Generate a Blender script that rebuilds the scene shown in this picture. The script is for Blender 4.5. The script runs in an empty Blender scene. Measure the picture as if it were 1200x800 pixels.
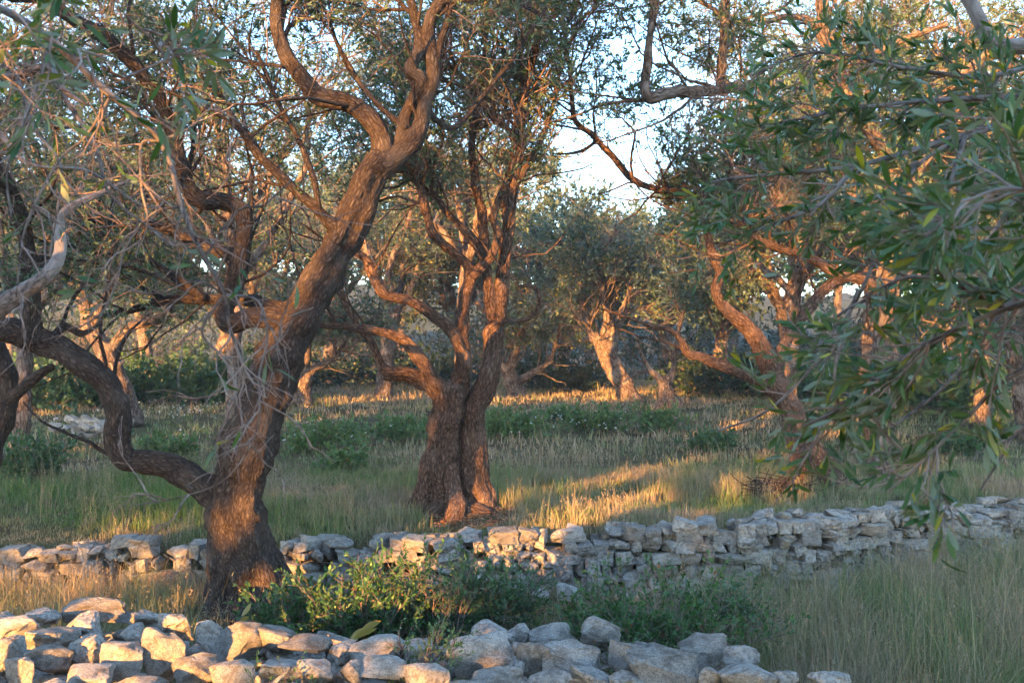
import bpy, bmesh, math
import numpy as np
from mathutils import Vector

# ------------------------------------------------------------------ camera, sky, sun, exposure
S = bpy.context.scene
COL = S.collection
CZ, F, HZ = 1.7, 1167.0, 420.0          # eye height, focal length in pixels of a 1200 px frame, horizon row
cd = bpy.data.cameras.new('camera'); cam = bpy.data.objects.new('camera', cd); COL.objects.link(cam)
cam.location = (0, 0, CZ); cam.rotation_euler = (math.radians(90), 0, 0)
cd.lens = 35.0; cd.sensor_width = 36; cd.shift_y = 20 / 1200.0
cd.clip_start = 0.05; cd.clip_end = 600
cd.dof.use_dof = True; cd.dof.focus_distance = 9.0; cd.dof.aperture_fstop = 8
S.camera = cam
SUN_AZ, SUN_EL = math.radians(30), math.radians(8.5)   # azimuth: to the left of straight behind the camera
SD = np.array([-math.sin(SUN_AZ) * math.cos(SUN_EL), -math.cos(SUN_AZ) * math.cos(SUN_EL), math.sin(SUN_EL)])
w = bpy.data.worlds.new('World'); S.world = w; w.use_nodes = True
nt = w.node_tree; bg = nt.nodes['Background']
sky = nt.nodes.new('ShaderNodeTexSky'); sky.sky_type = 'NISHITA'; sky.sun_disc = False
sky.sun_elevation = SUN_EL; sky.sun_rotation = math.pi + SUN_AZ
sky.air_density = 1.0; sky.dust_density = 0.4; sky.ozone_density = 2.6
nt.links.new(sky.outputs[0], bg.inputs[0]); bg.inputs[1].default_value = 0.15
sl = bpy.data.lights.new('sun', 'SUN'); sl.energy = 4.2; sl.angle = math.radians(0.55); sl.color = (1.0, 0.48, 0.13)
so = bpy.data.objects.new('sun', sl); COL.objects.link(so)
so.rotation_euler = Vector(SD).to_track_quat('Z', 'Y').to_euler(); so.location = (-10, -18, 6)
S.view_settings.view_transform = 'Standard'; S.view_settings.look = 'None'
S.view_settings.exposure = 2.95; S.view_settings.gamma = 1
S.render.engine = 'CYCLES'
S.cycles.use_denoising = True; S.cycles.denoiser = 'OPENIMAGEDENOISE'
S.cycles.max_bounces = 5; S.cycles.diffuse_bounces = 3; S.cycles.glossy_bounces = 2
S.cycles.transmission_bounces = 3; S.cycles.transparent_max_bounces = 4
S.cycles.sample_clamp_indirect = 6.0
S.cycles.use_adaptive_sampling = True; S.cycles.adaptive_threshold = 0.02

R = np.random.default_rng(11)

# ------------------------------------------------------------------ maths helpers
def P(px, py, d): return np.array([(px - 600.0) / F * d, d, CZ + (HZ - py) / F * d])
def nrm(a): return a / np.maximum(np.linalg.norm(a, axis=-1, keepdims=True), 1e-9)
def sstep(x, a, b):
    t = np.clip((x - a) / (b - a), 0, 1); return t * t * (3 - 2 * t)
def _hash(i, j, k, s):
    n = (i * 374761393 + j * 668265263 + k * 2147483647 + s * 1274126177) & 0xffffffff
    n = ((n ^ (n >> 13)) * 1274126177) & 0xffffffff
    n = ((n ^ (n >> 16)) * 2246822519) & 0xffffffff
    return ((n ^ (n >> 15)) & 0xffff) / 65535.0
def vnoise(p, s=0):                       # value noise in -1..1
    p = np.asarray(p, float); i = np.floor(p).astype(np.int64); f = p - i; f = f * f * (3 - 2 * f)
    r = 0
    for a in (0, 1):
        for b in (0, 1):
            for c in (0, 1):
                wgt = (f[..., 0] if a else 1 - f[..., 0]) * (f[..., 1] if b else 1 - f[..., 1]) * (f[..., 2] if c else 1 - f[..., 2])
                r = r + wgt * _hash(i[..., 0] + a, i[..., 1] + b, i[..., 2] + c, s)
    return r * 2 - 1
def fbm(p, s=0, o=3):
    p = np.asarray(p, float); r = 0; a = 1; t = 0
    for k in range(o): r = r + a * vnoise(p * 2 ** k, s + k); t += a; a *= .5
    return r / t
def cr(pts, sub=6):                       # Catmull-Rom through rows of (x, y, z, r ...)
    p = np.asarray(pts, float); p = np.vstack([2 * p[0] - p[1], p, 2 * p[-1] - p[-2]]); out = []
    for i in range(1, len(p) - 2):
        for t in np.linspace(0, 1, sub, endpoint=False):
            a, b, c, d = p[i - 1:i + 3]
            out.append(.5 * ((2 * b) + (c - a) * t + (2 * a - 5 * b + 4 * c - d) * t * t + (3 * b - a - 3 * c + d) * t ** 3))
    out.append(p[-2]); return np.array(out)
def L(*nodes, sub=6, gn=0.012, seed=0):   # limb drawn as (px, py, depth, width px) nodes, turned into world metres
    a = []
    for (px, py, d, wd) in nodes: a.append([*P(px, py, d), wd / 2 / F * d * .88])
    c = cr(a, sub)
    n = np.stack([vnoise(c[:, :3] * 6 + 10 * k, seed + k) for k in range(3)], -1)
    c[:, :3] += n * gn; c[:, 3] *= 1 + .10 * vnoise(c[:, :3] * 7, seed + 5)
    return c
def W(*nodes, sub=6, gn=0.015, seed=0):   # the same, from world metres (x, y, z, r)
    c = cr(nodes, sub)
    c[:, :3] += np.stack([vnoise(c[:, :3] * 4 + 10 * k, seed + k) for k in range(3)], -1) * gn
    return c

# ------------------------------------------------------------------ mesh helpers
class Geo:
    """collects quads (numpy) with optional vertex vector 'bk' and float 'rnd'/'dry'"""
    def __init__(s): s.v = []; s.f = []; s.bk = []; s.rnd = []; s.dry = []; s.n = 0
    def add(s, v, f, bk=None, rnd=None, dry=None):
        v = np.asarray(v, np.float32).reshape(-1, 3)
        if not len(v): return
        s.f.append(np.asarray(f, np.int32).reshape(-1, 4) + s.n); s.v.append(v); n = len(v); s.n += n
        s.bk.append(v if bk is None else np.asarray(bk, np.float32).reshape(-1, 3))
        s.rnd.append(np.zeros(n, np.float32) if rnd is None else np.asarray(rnd, np.float32).ravel())
        s.dry.append(np.zeros(n, np.float32) if dry is None else np.asarray(dry, np.float32).ravel())
    def mesh(s, name, mat, off=(0, 0, 0), smooth=True):
        v = np.concatenate(s.v) - np.asarray(off, np.float32); f = np.concatenate(s.f)
        return raw_mesh(name, v, f, mat, np.concatenate(s.bk), np.concatenate(s.rnd), np.concatenate(s.dry), smooth)
def raw_mesh(name, v, f, mat, bk=None, rnd=None, dry=None, smooth=True):
    m = bpy.data.meshes.new(name); m.vertices.add(len(v)); m.vertices.foreach_set('co', np.ascontiguousarray(v, np.float32).ravel())
    f = np.asarray(f, np.int32)
    tri = (f[:, 2] == f[:, 3]); tot = np.where(tri, 3, 4)
    lv = f.ravel()[np.stack([np.ones(len(f), bool)] * 3 + [~tri], 1).ravel()]
    m.loops.add(len(lv)); m.loops.foreach_set('vertex_index', lv)
    m.polygons.add(len(f)); m.polygons.foreach_set('loop_start', np.concatenate([[0], np.cumsum(tot)[:-1]]).astype(np.int32))
    try: m.polygons.foreach_set('loop_total', tot.astype(np.int32))
    except Exception: pass
    m.polygons.foreach_set('use_smooth', np.full(len(f), smooth))
    if bk is not None: m.attributes.new('bk', 'FLOAT_VECTOR', 'POINT').data.foreach_set('vector', np.ascontiguousarray(bk, np.float32).ravel())
    if rnd is not None: m.attributes.new('rnd', 'FLOAT', 'POINT').data.foreach_set('value', np.ascontiguousarray(rnd, np.float32))
    if dry is not None: m.attributes.new('dry', 'FLOAT', 'POINT').data.foreach_set('value', np.ascontiguousarray(dry, np.float32))
    m.materials.append(mat); m.update(calc_edges=True); m.validate(); return m
def obj(name, mesh, parent=None, **k):
    o = bpy.data.objects.new(name, mesh); COL.objects.link(o)
    if parent is not None: o.parent = parent
    for a, b in k.items(): o[a] = b
    return o
def thing(name, label, cat, loc=(0, 0, 0), group=None):
    o = bpy.data.objects.new(name, None); COL.objects.link(o); o.location = [float(q) for q in loc]
    o.empty_display_size = .2; o['label'] = label; o['category'] = cat
    if group: o['group'] = group
    return o

def tube(c, sides=14, lobe=0.0, twist=1.2, seed=0, cap=True):
    """closed tube along rows (x, y, z, r): verts, quads (tri = repeated last index), bark coordinates"""
    p = c[:, :3]; r = c[:, 3]; n = len(c)
    t = nrm(np.gradient(p, axis=0)); u = np.zeros_like(t)
    ref = np.array([1., 0, 0]) if abs(t[0][0]) < .8 else np.array([0, 1., 0])
    u[0] = nrm(np.cross(t[0], ref))
    for i in range(1, n):
        q = u[i - 1] - t[i] * np.dot(u[i - 1], t[i]); u[i] = nrm(q)
    vv = np.cross(t, u); al = np.concatenate([[0], np.cumsum(np.linalg.norm(np.diff(p, axis=0), axis=1))])
    th = np.linspace(0, 2 * np.pi, sides, endpoint=False)[None, :] + al[:, None] * 0
    ct, st = np.cos(th), np.sin(th)
    rr = r[:, None] * np.ones_like(th)
    if lobe:
        tw = al[:, None] * twist
        rr = rr * (1 + lobe * .5 * np.sin(3 * th + tw + seed) + lobe * .35 * np.sin(5 * th - tw * .7 + seed * 2.1)
                   + lobe * .9 * vnoise(np.stack([ct * 1.3, st * 1.3, al[:, None] * 2.2 + 0 * ct], -1), seed))
    v = p[:, None] + rr[..., None] * (ct[..., None] * u[:, None] + st[..., None] * vv[:, None])
    bk = np.stack([ct * r[:, None], st * r[:, None], al[:, None] + 0 * ct], -1) + seed * 3.7
    i = np.arange(n - 1)[:, None] * sides; j = np.arange(sides)[None]; k = (j + 1) % sides
    f = np.stack([i + j, i + k, i + sides + k, i + sides + j], -1).reshape(-1, 4)
    v = v.reshape(-1, 3); bk = bk.reshape(-1, 3)
    if cap:
        b = len(v); v = np.vstack([v, p[0] - t[0] * r[0] * .3, p[-1] + t[-1] * r[-1] * .6]); bk = np.vstack([bk, bk[0], bk[-1]])
        j = np.arange(sides); k = (j + 1) % sides; e = (n - 1) * sides
        f = np.vstack([f, np.stack([k, j, b + 0 * j, b + 0 * j], -1), np.stack([e + j, e + k, b + 1 + 0 * j, b + 1 + 0 * j], -1)])
    return v, f, bk
def batch_tubes(g, pts, rad, sides=4):
    B, n, _ = pts.shape
    if not B: return
    t = nrm(np.gradient(pts, axis=1)); ax = nrm(pts[:, -1] - pts[:, 0])
    ref = nrm(np.cross(ax, R.normal(size=(B, 3)))); u = nrm(np.cross(t, ref[:, None])); v_ = np.cross(t, u)
    th = np.arange(sides) * 2 * np.pi / sides
    v = pts[:, :, None] + rad[:, :, None, None] * (np.cos(th)[:, None] * u[:, :, None] + np.sin(th)[:, None] * v_[:, :, None])
    base = (np.arange(B) * n * sides)[:, None, None]; i = (np.arange(n - 1) * sides)[None, :, None]; j = np.arange(sides)[None, None]; k = (j + 1) % sides
    f = np.stack([base + i + j, base + i + k, base + i + sides + k, base + i + sides + j], -1)
    al = np.linspace(0, 1, n)[None, :, None] * np.linalg.norm(pts[:, -1] - pts[:, 0], axis=1)[:, None, None]
    bk = np.stack(np.broadcast_arrays(np.cos(th)[None, None] * rad[:, :, None], np.sin(th)[None, None] * rad[:, :, None], al), -1) + R.uniform(0, 50, (B, 1, 1, 1))
    g.add(v, f, bk, np.repeat(R.uniform(0, 1, B), n * sides))

def skeleton(trunks, limbs, voxel, mat, parent, names=('trunk', 'limb'), lobe=.16, rough=.012, limb_labels=None):
    """one watertight gnarled surface grown round all paths, then cut into trunk and limbs"""
    allp = list(trunks) + list(limbs)
    V, Fq, n = [], [], 0
    for k, c in enumerate(allp):
        v, f, _ = tube(c, 18, lobe if k < len(trunks) else lobe * .6, 1.2 + .5 * (k % 3), k + 1)
        V.append(v); Fq.append(f + n); n += len(v)
    m = raw_mesh('raw', np.vstack(V), np.vstack(Fq), mat)
    o = bpy.data.objects.new('raw', m); COL.objects.link(o)
    md = o.modifiers.new('r', 'REMESH'); md.mode = 'VOXEL'; md.voxel_size = voxel
    sm = o.modifiers.new('s', 'SMOOTH'); sm.iterations = 3; sm.factor = .6
    me = bpy.data.meshes.new_from_object(o.evaluated_get(bpy.context.evaluated_depsgraph_get()))
    bpy.data.objects.remove(o); bpy.data.meshes.remove(m)
    nv = len(me.vertices); v = np.empty(nv * 3, np.float32); me.vertices.foreach_get('co', v); v = v.reshape(-1, 3).astype(float)
    nm = np.empty(nv * 3, np.float32); me.vertices.foreach_get('normal', nm); nm = nm.reshape(-1, 3)
    nf = len(me.polygons); f = np.empty(nf * 4, np.int32); me.loops.foreach_get('vertex_index', f); f = f.reshape(-1, 4)
    bpy.data.meshes.remove(me)
    # skeleton samples
    sp, sr, st, su, sa, sk = [], [], [], [], [], []
    for k, c in enumerate(allp):
        d = cr(c, 3) if len(c) < 60 else c
        p = d[:, :3]; t = nrm(np.gradient(p, axis=0)); u = np.zeros_like(t); u[0] = nrm(np.cross(t[0], [.3, 1, .1]))
        for i in range(1, len(t)): u[i] = nrm(u[i - 1] - t[i] * np.dot(u[i - 1], t[i]))
        al = np.concatenate([[0], np.cumsum(np.linalg.norm(np.diff(p, axis=0), axis=1))])
        sp.append(p); sr.append(d[:, 3]); st.append(t); su.append(u); sa.append(al + k * 11.3); sk.append(np.full(len(p), k))
    sp, sr, st, su, sa, sk = map(np.concatenate, (sp, sr, st, su, sa, sk))
    own = np.empty(nv, int)
    for a in range(0, nv, 4000):
        dd = np.linalg.norm(v[a:a + 4000, None] - sp[None], axis=2)
        own[a:a + 4000] = np.argmin(np.maximum(dd - sr, -.3 * sr) + .08 * dd + (sk > 0) * 0, axis=1)
    rel = v - sp[own]; tt, uu = st[own], su[own]; ww = np.cross(tt, uu)
    bk = np.stack([(rel * uu).sum(1), (rel * ww).sum(1), sa[own] + (rel * tt).sum(1)], -1)
    r = sr[own]
    q = bk * np.array([11, 11, 3.6]); rid = 1 - np.abs(fbm(q, 3, 3)) * 2.2
    lump = fbm(v * 4.5, 9, 2) + .5 * fbm(v * 13, 12, 2)
    v = v + nm * ((rid * rough * np.clip(r / .12, .15, 1.3)) + lump * np.clip(r * .2, .002, .045))[:, None]
    kk = sk[own]; fk = kk[f[:, 0]]; fk = np.where(fk < len(trunks), 0, fk - len(trunks) + 1)
    loc = np.array(parent.location)
    for part in range(0, len(limbs) + 1):
        sel = f[fk == part]
        if not len(sel): continue
        idx, inv = np.unique(sel, return_inverse=True)
        mm = raw_mesh(names[0] if part == 0 else names[1], v[idx] - loc, inv.reshape(-1, 4), mat, bk[idx], np.full(len(idx), .5), np.zeros(len(idx)))
        obj(names[0] if part == 0 else names[1], mm, parent)

# ------------------------------------------------------------------ growth
def grow(st, dr, Ln, r0, n, jit, up, end=.35, seedvec=None):
    B = len(st); p = np.array(st, float); d = nrm(np.array(dr, float)); pts = [p.copy()]
    for i in range(n):
        d = nrm(d + R.normal(0, jit, (B, 3)) + np.array([0, 0, 1.]) * up)
        p = p + d * (np.asarray(Ln) / n)[:, None]; pts.append(p.copy())
    return np.stack(pts, 1), np.asarray(r0)[:, None] * np.linspace(1, end, n + 1)[None]
def kids(pts, rad, k, tmin=.2, ang=(35, 70), tmax=1.0, weights=None):
    B, n, _ = pts.shape
    b = np.repeat(np.arange(B), k); t = R.uniform(tmin, tmax, len(b)) * (n - 1)
    i = np.minimum(t.astype(int), n - 2); fr = (t - i)[:, None]
    s = pts[b, i] * (1 - fr) + pts[b, i + 1] * fr; tg = nrm(pts[b, i + 1] - pts[b, i])
    a = np.radians(R.uniform(*ang, len(b)))[:, None]; pr = nrm(np.cross(tg, R.normal(size=(len(b), 3))))
    return s, nrm(tg * np.cos(a) + pr * np.sin(a)), rad[b, i], t / (n - 1), b
def from_paths(paths, n, t0=.25, ang=(30, 75), weights=None):
    """n side-branch starts over a list of (x, y, z, r) paths"""
    seg = []; 
    for k, c in enumerate(paths):
        a = int(len(c) * t0); wgt = (weights[k] if weights else 1)
        for i in range(a, len(c) - 1): seg.append((k, i, np.linalg.norm(c[i + 1, :3] - c[i, :3]) * wgt))
    pw = np.array([q[2] for q in seg]); ch = R.choice(len(seg), n, p=pw / pw.sum())
    s, d, r = [], [], []
    for q in ch:
        k, i, _ = seg[q]; c = paths[k]; tg = nrm(c[i + 1, :3] - c[i, :3]); pr = nrm(np.cross(tg, R.normal(size=3)))
        a = math.radians(R.uniform(*ang)); s.append(c[i, :3]); d.append(tg * math.cos(a) + pr * math.sin(a)); r.append(c[i, 3])
    return np.array(s), np.array(d), np.array(r)

# openings kept free of foliage so low sun reaches chosen spots: (target, radius)
BEAMS = []
def beam(px, py, d, r): BEAMS.append((P(px, py, d), r))
for q in [(430, 200, 8.4, .32), (395, 125, 8.3, .3), (350, 80, 8.3, .25), (495, 120, 8.4, .3), (510, 40, 8.4, .3), (455, 160, 8.4, .25), (375, 240, 8.3, .2), (320, 195, 8.2, .2),
          (300, 500, 8.3, .16), (322, 462, 8.3, .13), (280, 560, 8.2, .12), (310, 690, 7.8, .2), (188, 772, 5.5, .3), (105, 760, 5.6, .28), (262, 752, 5.8, .22), (40, 765, 5.6, .18),
          (120, 690, 8.2, .22), (40, 688, 8.2, .18), (200, 690, 8.2, .15), (350, 700, 7.4, .2),
          (520, 590, 10.9, .3), (560, 592, 10.5, .36), (525, 605, 10.4, .3), (590, 600, 10.3, .3), (547, 340, 11, .4), (490, 358, 11, .35), (440, 320, 11, .28), (500, 420, 11, .25), (545, 420, 11, .25), (470, 400, 11, .2), (580, 400, 11, .15), (590, 200, 11, .3), (510, 260, 11, .2),
          (640, 588, 10.7, .42), (618, 606, 10.2, .32), (668, 560, 11.5, .45), (600, 590, 10.8, .3), (655, 610, 10.1, .3), (690, 590, 10.6, .25),
          (850, 368, 12.5, .3), (836, 310, 12.5, .25), (825, 418, 12.5, .28), (890, 400, 12.5, .2), (943, 555, 12.4, .22), (875, 560, 12, .25),
          (1055, 235, 14, .4), (1042, 320, 14, .35), (975, 60, 14, .5), (1000, 120, 14, .3), (940, 298, 13.6, .3), (985, 322, 13.6, .3), (1060, 90, 12, .3), (1110, 400, 15, .5), (850, 60, 10, .2),
          (718, 440, 28, .9), (730, 370, 28, .9), (350, 450, 26, .9), (600, 450, 27, .8), (115, 410, 21, .7), (780, 460, 25, .4),
          (65, 300, 5, .2), (95, 238, 5, .2), (60, 90, 3.2, .3), (200, 190, 2.6, .2), (740, 210, 12.4, .3), (700, 150, 12.4, .25), (640, 120, 11, .35), (600, 130, 10, .2)]:
    beam(*q)
SU = nrm(np.cross(SD, [0, 0, 1.])); SV = np.cross(SU, SD)
_BT = np.array([b[0] for b in BEAMS]); _BR = np.array([b[1] for b in BEAMS]) * np.where(np.arange(len(BEAMS)) < 8, 1.5, .95)
_BU, _BV, _BD = _BT @ SU, _BT @ SV, _BT @ SD
def lit_gap(p, grow_=1.0, pad=.05):                # True where foliage is left out to let a sunbeam through
    u, v, d = p @ SU, p @ SV, p @ SD; out = np.zeros(len(p), bool)
    for k in range(len(_BR)):
        out |= (d > _BD[k] + .25) & ((u - _BU[k]) ** 2 + (v - _BV[k]) ** 2 < (_BR[k] * grow_ + pad) ** 2)
    return out

# ------------------------------------------------------------------ leaves
def leaves(g, at, dr, ln, wd, detail=0, upbias=.5, dry=None):
    M = len(at)
    if not M: return
    d = nrm(dr); nn = nrm(R.normal(size=(M, 3)) + np.array([0, 0, upbias])); s = nrm(np.cross(d, nn)); nn = np.cross(s, d)
    ln = np.broadcast_to(ln, (M,))[:, None]; wd = np.broadcast_to(wd, (M,))[:, None]
    rn = R.uniform(0, 1, M); dr_ = np.zeros(M) if dry is None else dry
    if detail == 0:
        mid = at + d * ln * .48 + nn * ln * R.normal(0, .05, (M, 1))
        v = np.stack([at, mid - s * wd * .5, at + d * ln, mid + s * wd * .5], 1)
        f = np.arange(M * 4).reshape(M, 4); g.add(v, f, None, np.repeat(rn, 4), np.repeat(dr_, 4)); return
    prof = [(0, .06), (.12, .5), (.35, .95), (.6, 1.), (.82, .66), (1., .04)] if detail == 2 else [(0, .08), (.35, .95), (.7, .85), (1., .05)]
    cv = R.normal(-.08, .12, (M, 1)); fold = R.uniform(.05, .3, (M, 1)); rows = []
    for (t, wv) in prof:
        c = at + d * ln * t + nn * ln * cv * (t * t * 1.0)
        e = nn * wd * wv * fold * .5
        rows += [c - s * wd * .5 * wv + e, c, c + s * wd * .5 * wv + e]
    v = np.stack(rows, 1); n = len(prof)
    fb = []
    for i in range(n - 1):
        a = i * 3; fb += [[a, a + 1, a + 4, a + 3], [a + 1, a + 2, a + 5, a + 4]]
    f = (np.arange(M) * n * 3)[:, None, None] + np.array(fb)[None]
    g.add(v, f, None, np.repeat(rn, n * 3), np.repeat(dr_, n * 3))
def leafy(g, pts, nl, ln, wd, detail=0, tmin=.15, spread=.85, droop=0., dryp=.02, sun=True):
    """pairs of leaves along the twigs"""
    if not len(pts): return
    s, d, _, t, b = kids(pts, np.ones(pts.shape[:2]), nl, tmin, (15, 70))
    tg = nrm(pts[b, -1] - pts[b, 0]); d = nrm(d * spread + tg * .35 + np.array([0, 0, -1.]) * droop)
    l = ln * R.uniform(.65, 1.2, len(s)); dry = (R.uniform(0, 1, len(s)) < dryp) * R.uniform(.5, 1, len(s))
    leaves(g, s, d, l, l * (wd / ln) * R.uniform(.8, 1.2, len(s)), detail, .6, dry)

def crown(parent, paths, mats, n2=60, k3=7, k4=8, nl=12, l2=(.8, 1.6), l3=(.35, .8), l4=(.12, .3), leaf=(.05, .011), detail=0, keep=None,
          up=.05, t0=.25, weights=None, bare=.15, r2=.018, zdroop=-.01, sides=(6, 4, 3), names=('branches', 'twigs', 'crown'), ang2=(30, 75), beams=.62, pad=.05, dryp=.02, droop4=0.0):
    bm, tm, lm = mats; gb, gt, gl = Geo(), Geo(), Geo()
    s, d, r = from_paths(paths, n2, t0, ang2, weights)
    d = nrm(d + np.array([0, 0, 1.]) * up * 4)
    Ln = R.uniform(*l2, n2); p2, r2_ = grow(s, d, Ln, np.minimum(r * .6, r2 * R.uniform(.6, 1.3, n2)), 9, .2, up)
    batch_tubes(gb, p2, r2_, sides[0])
    s, d, r, _, _ = kids(p2, r2_, k3, .2); p3, r3 = grow(s, d, R.uniform(*l3, len(s)), np.minimum(r * .6, .0075), 6, .22, up * .5)
    if keep is not None:
        m = keep(p3[:, 3]); p3, r3 = p3[m], r3[m]
    if beams:
        m = ~lit_gap(p3[:, 3], beams * .8, pad); p3, r3 = p3[m], r3[m]
    batch_tubes(gt, p3, np.maximum(r3, .0028), sides[1])
    s, d, r, _, b = kids(p3, r3, k4, .15); p4, r4 = grow(s, d, R.uniform(*l4, len(s)), np.minimum(r * .7, .003), 4, .18, zdroop)
    m = np.ones(len(p4), bool)
    if keep is not None: m &= keep(p4[:, 2])
    if beams: m &= ~lit_gap(p4[:, 2], beams, pad)
    p4, r4 = p4[m], r4[m]
    batch_tubes(gt, p4, np.maximum(r4, .0016), sides[2])
    clump = vnoise(p4[:, 0] * 1.4, 77); q = (R.uniform(0, 1, len(p4)) > bare) & (clump > -.45)
    leafy(gl, p4[q], nl, leaf[0], leaf[1], detail, dryp=dryp, droop=droop4)
    loc = parent.location
    if gb.n: obj(names[0], gb.mesh(names[0], bm, loc), parent, kind='stuff')
    if gt.n: obj(names[1], gt.mesh(names[1], tm, loc), parent, kind='stuff')
    if gl.n: obj(names[2], gl.mesh(names[2], lm, loc, False), parent, kind='stuff')
    return p2, p3, p4

# ------------------------------------------------------------------ materials
def mat(name):
    m = bpy.data.materials.new(name); m.use_nodes = True; return m, m.node_tree.nodes, m.node_tree.links
def ramp(N, stops, interp='LINEAR'):
    r = N.new('ShaderNodeValToRGB'); e = r.color_ramp; e.interpolation = interp
    while len(e.elements) < len(stops): e.elements.new(.5)
    for i, (p, c) in enumerate(stops): e.elements[i].position = p; e.elements[i].color = (*c, 1) if len(c) == 3 else c
    return r
def bark_mat(name, dark, mid, pale, scale=1.0, bump=.8, lichen=.5, dist=.012):
    m, N, K = mat(name); B = N['Principled BSDF']; B.inputs['Roughness'].default_value = .9; B.inputs['Specular IOR Level'].default_value = .15
    at = N.new('ShaderNodeAttribute'); at.attribute_name = 'bk'
    mp = N.new('ShaderNodeMapping'); mp.inputs['Scale'].default_value = (20 * scale, 20 * scale, 6.5 * scale); K.new(at.outputs['Vector'], mp.inputs[0])
    n0 = N.new('ShaderNodeTexNoise'); n0.inputs['Scale'].default_value = .8; n0.inputs['Detail'].default_value = 4; K.new(mp.outputs[0], n0.inputs[0])
    mx = N.new('ShaderNodeMixRGB'); mx.inputs[0].default_value = .35; K.new(mp.outputs[0], mx.inputs[1]); K.new(n0.outputs['Color'], mx.inputs[2])
    mul = N.new('ShaderNodeVectorMath'); mul.operation = 'MULTIPLY_ADD'; mul.inputs[1].default_value = (1.6, 1.6, 1.6); K.new(n0.outputs['Color'], mul.inputs[0]); K.new(mp.outputs[0], mul.inputs[2])
    vo = N.new('ShaderNodeTexVoronoi'); vo.feature = 'DISTANCE_TO_EDGE'; vo.inputs['Scale'].default_value = 1.1; K.new(mul.outputs[0], vo.inputs[0])
    n1 = N.new('ShaderNodeTexNoise'); n1.inputs['Scale'].default_value = 3.6; n1.inputs['Detail'].default_value = 8; n1.inputs['Roughness'].default_value = .7; K.new(mul.outputs[0], n1.inputs[0])
    cr_ = ramp(N, [(0, dark), (.12, tuple(.5 * (a + b) for a, b in zip(dark, mid))), (.4, mid), (1, pale)]); 
    ad = N.new('ShaderNodeMath'); ad.operation = 'MULTIPLY_ADD'; K.new(vo.outputs['Distance'], ad.inputs[0]); ad.inputs[1].default_value = 1.7
    sb = N.new('ShaderNodeMath'); sb.operation = 'MULTIPLY_ADD'; sb.inputs[1].default_value = 1.3; sb.inputs[2].default_value = -.62; K.new(n1.outputs[0], sb.inputs[0]); K.new(sb.outputs[0], ad.inputs[2])
    K.new(ad.outputs[0], cr_.inputs[0])
    ge = N.new('ShaderNodeTexCoord'); n2 = N.new('ShaderNodeTexNoise'); n2.inputs['Scale'].default_value = 3.5; n2.inputs['Detail'].default_value = 5; K.new(ge.outputs['Object'], n2.inputs[0])
    lr = ramp(N, [(.52, (0, 0, 0)), (.66, (1, 1, 1))]); K.new(n2.outputs[0], lr.inputs[0])
    lm = N.new('ShaderNodeMixRGB'); sc = N.new('ShaderNodeMath'); sc.operation = 'MULTIPLY'; sc.inputs[1].default_value = lichen; K.new(lr.outputs[0], sc.inputs[0]); K.new(sc.outputs[0], lm.inputs[0])
    K.new(cr_.outputs[0], lm.inputs[1]); lm.inputs[2].default_value = (*[min(1, c * 1.15 + .02) for c in pale], 1)
    K.new(lm.outputs[0], B.inputs['Base Color'])
    bu = N.new('ShaderNodeBump'); bu.inputs['Strength'].default_value = bump; bu.inputs['Distance'].default_value = dist; K.new(ad.outputs[0], bu.inputs['Height']); K.new(bu.outputs[0], B.inputs['Normal'])
    return m
def leaf_mat(name, top, top2, under, dry=(.5, .38, .06), trans=.22, rough=.5, spec=.4, tcol=None):
    m, N, K = mat(name); B = N['Principled BSDF']; out = N['Material Output']
    a = N.new('ShaderNodeAttribute'); a.attribute_name = 'rnd'; d = N.new('ShaderNodeAttribute'); d.attribute_name = 'dry'
    r1 = ramp(N, [(0, top), (1, top2)]); K.new(a.outputs['Fac'], r1.inputs[0])
    ge = N.new('ShaderNodeNewGeometry'); mx = N.new('ShaderNodeMixRGB'); K.new(ge.outputs['Backfacing'], mx.inputs[0]); K.new(r1.outputs[0], mx.inputs[1]); mx.inputs[2].default_value = (*under, 1)
    dm = N.new('ShaderNodeMixRGB'); K.new(d.outputs['Fac'], dm.inputs[0]); K.new(mx.outputs[0], dm.inputs[1]); dm.inputs[2].default_value = (*dry, 1)
    K.new(dm.outputs[0], B.inputs['Base Color']); B.inputs['Roughness'].default_value = rough; B.inputs['Specular IOR Level'].default_value = spec
    if trans:
        t = N.new('ShaderNodeBsdfTranslucent'); g = N.new('ShaderNodeMixRGB'); g.blend_type = 'MULTIPLY'; g.inputs[0].default_value = 1; K.new(dm.outputs[0], g.inputs[1]); g.inputs[2].default_value = (*(tcol or (1.5, 1.6, .7)), 1)
        K.new(g.outputs[0], t.inputs[0]); ms = N.new('ShaderNodeMixShader'); ms.inputs[0].default_value = trans
        K.new(B.outputs[0], ms.inputs[1]); K.new(t.outputs[0], ms.inputs[2]); K.new(ms.outputs[0], out.inputs[0])
    return m
BARK_A = bark_mat('olive_bark_dark', (.03, .019, .014), (.082, .058, .046), (.19, .15, .122), 1.9, .9, .2, .025)
BARK_C = bark_mat('olive_bark_red', (.03, .017, .012), (.16, .092, .062), (.29, .19, .14), 1.6, .9, .25, .025)
BARK_P = bark_mat('olive_bark_pale', (.04, .028, .022), (.19, .13, .10), (.36, .29, .24), .8, .9, .4, .03)
BARK_G = bark_mat('olive_bark_grey', (.07, .055, .048), (.22, .175, .15), (.36, .31, .28), 1.6, .5, .5, .005)
TWIG = bark_mat('twig_bark', (.09, .06, .05), (.21, .145, .12), (.34, .26, .22), 3, .3, .4, .002)
TWIG_G = bark_mat('twig_bark_grey', (.12, .085, .07), (.30, .21, .17), (.45, .36, .31), 3, .3, .4, .002)
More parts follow.
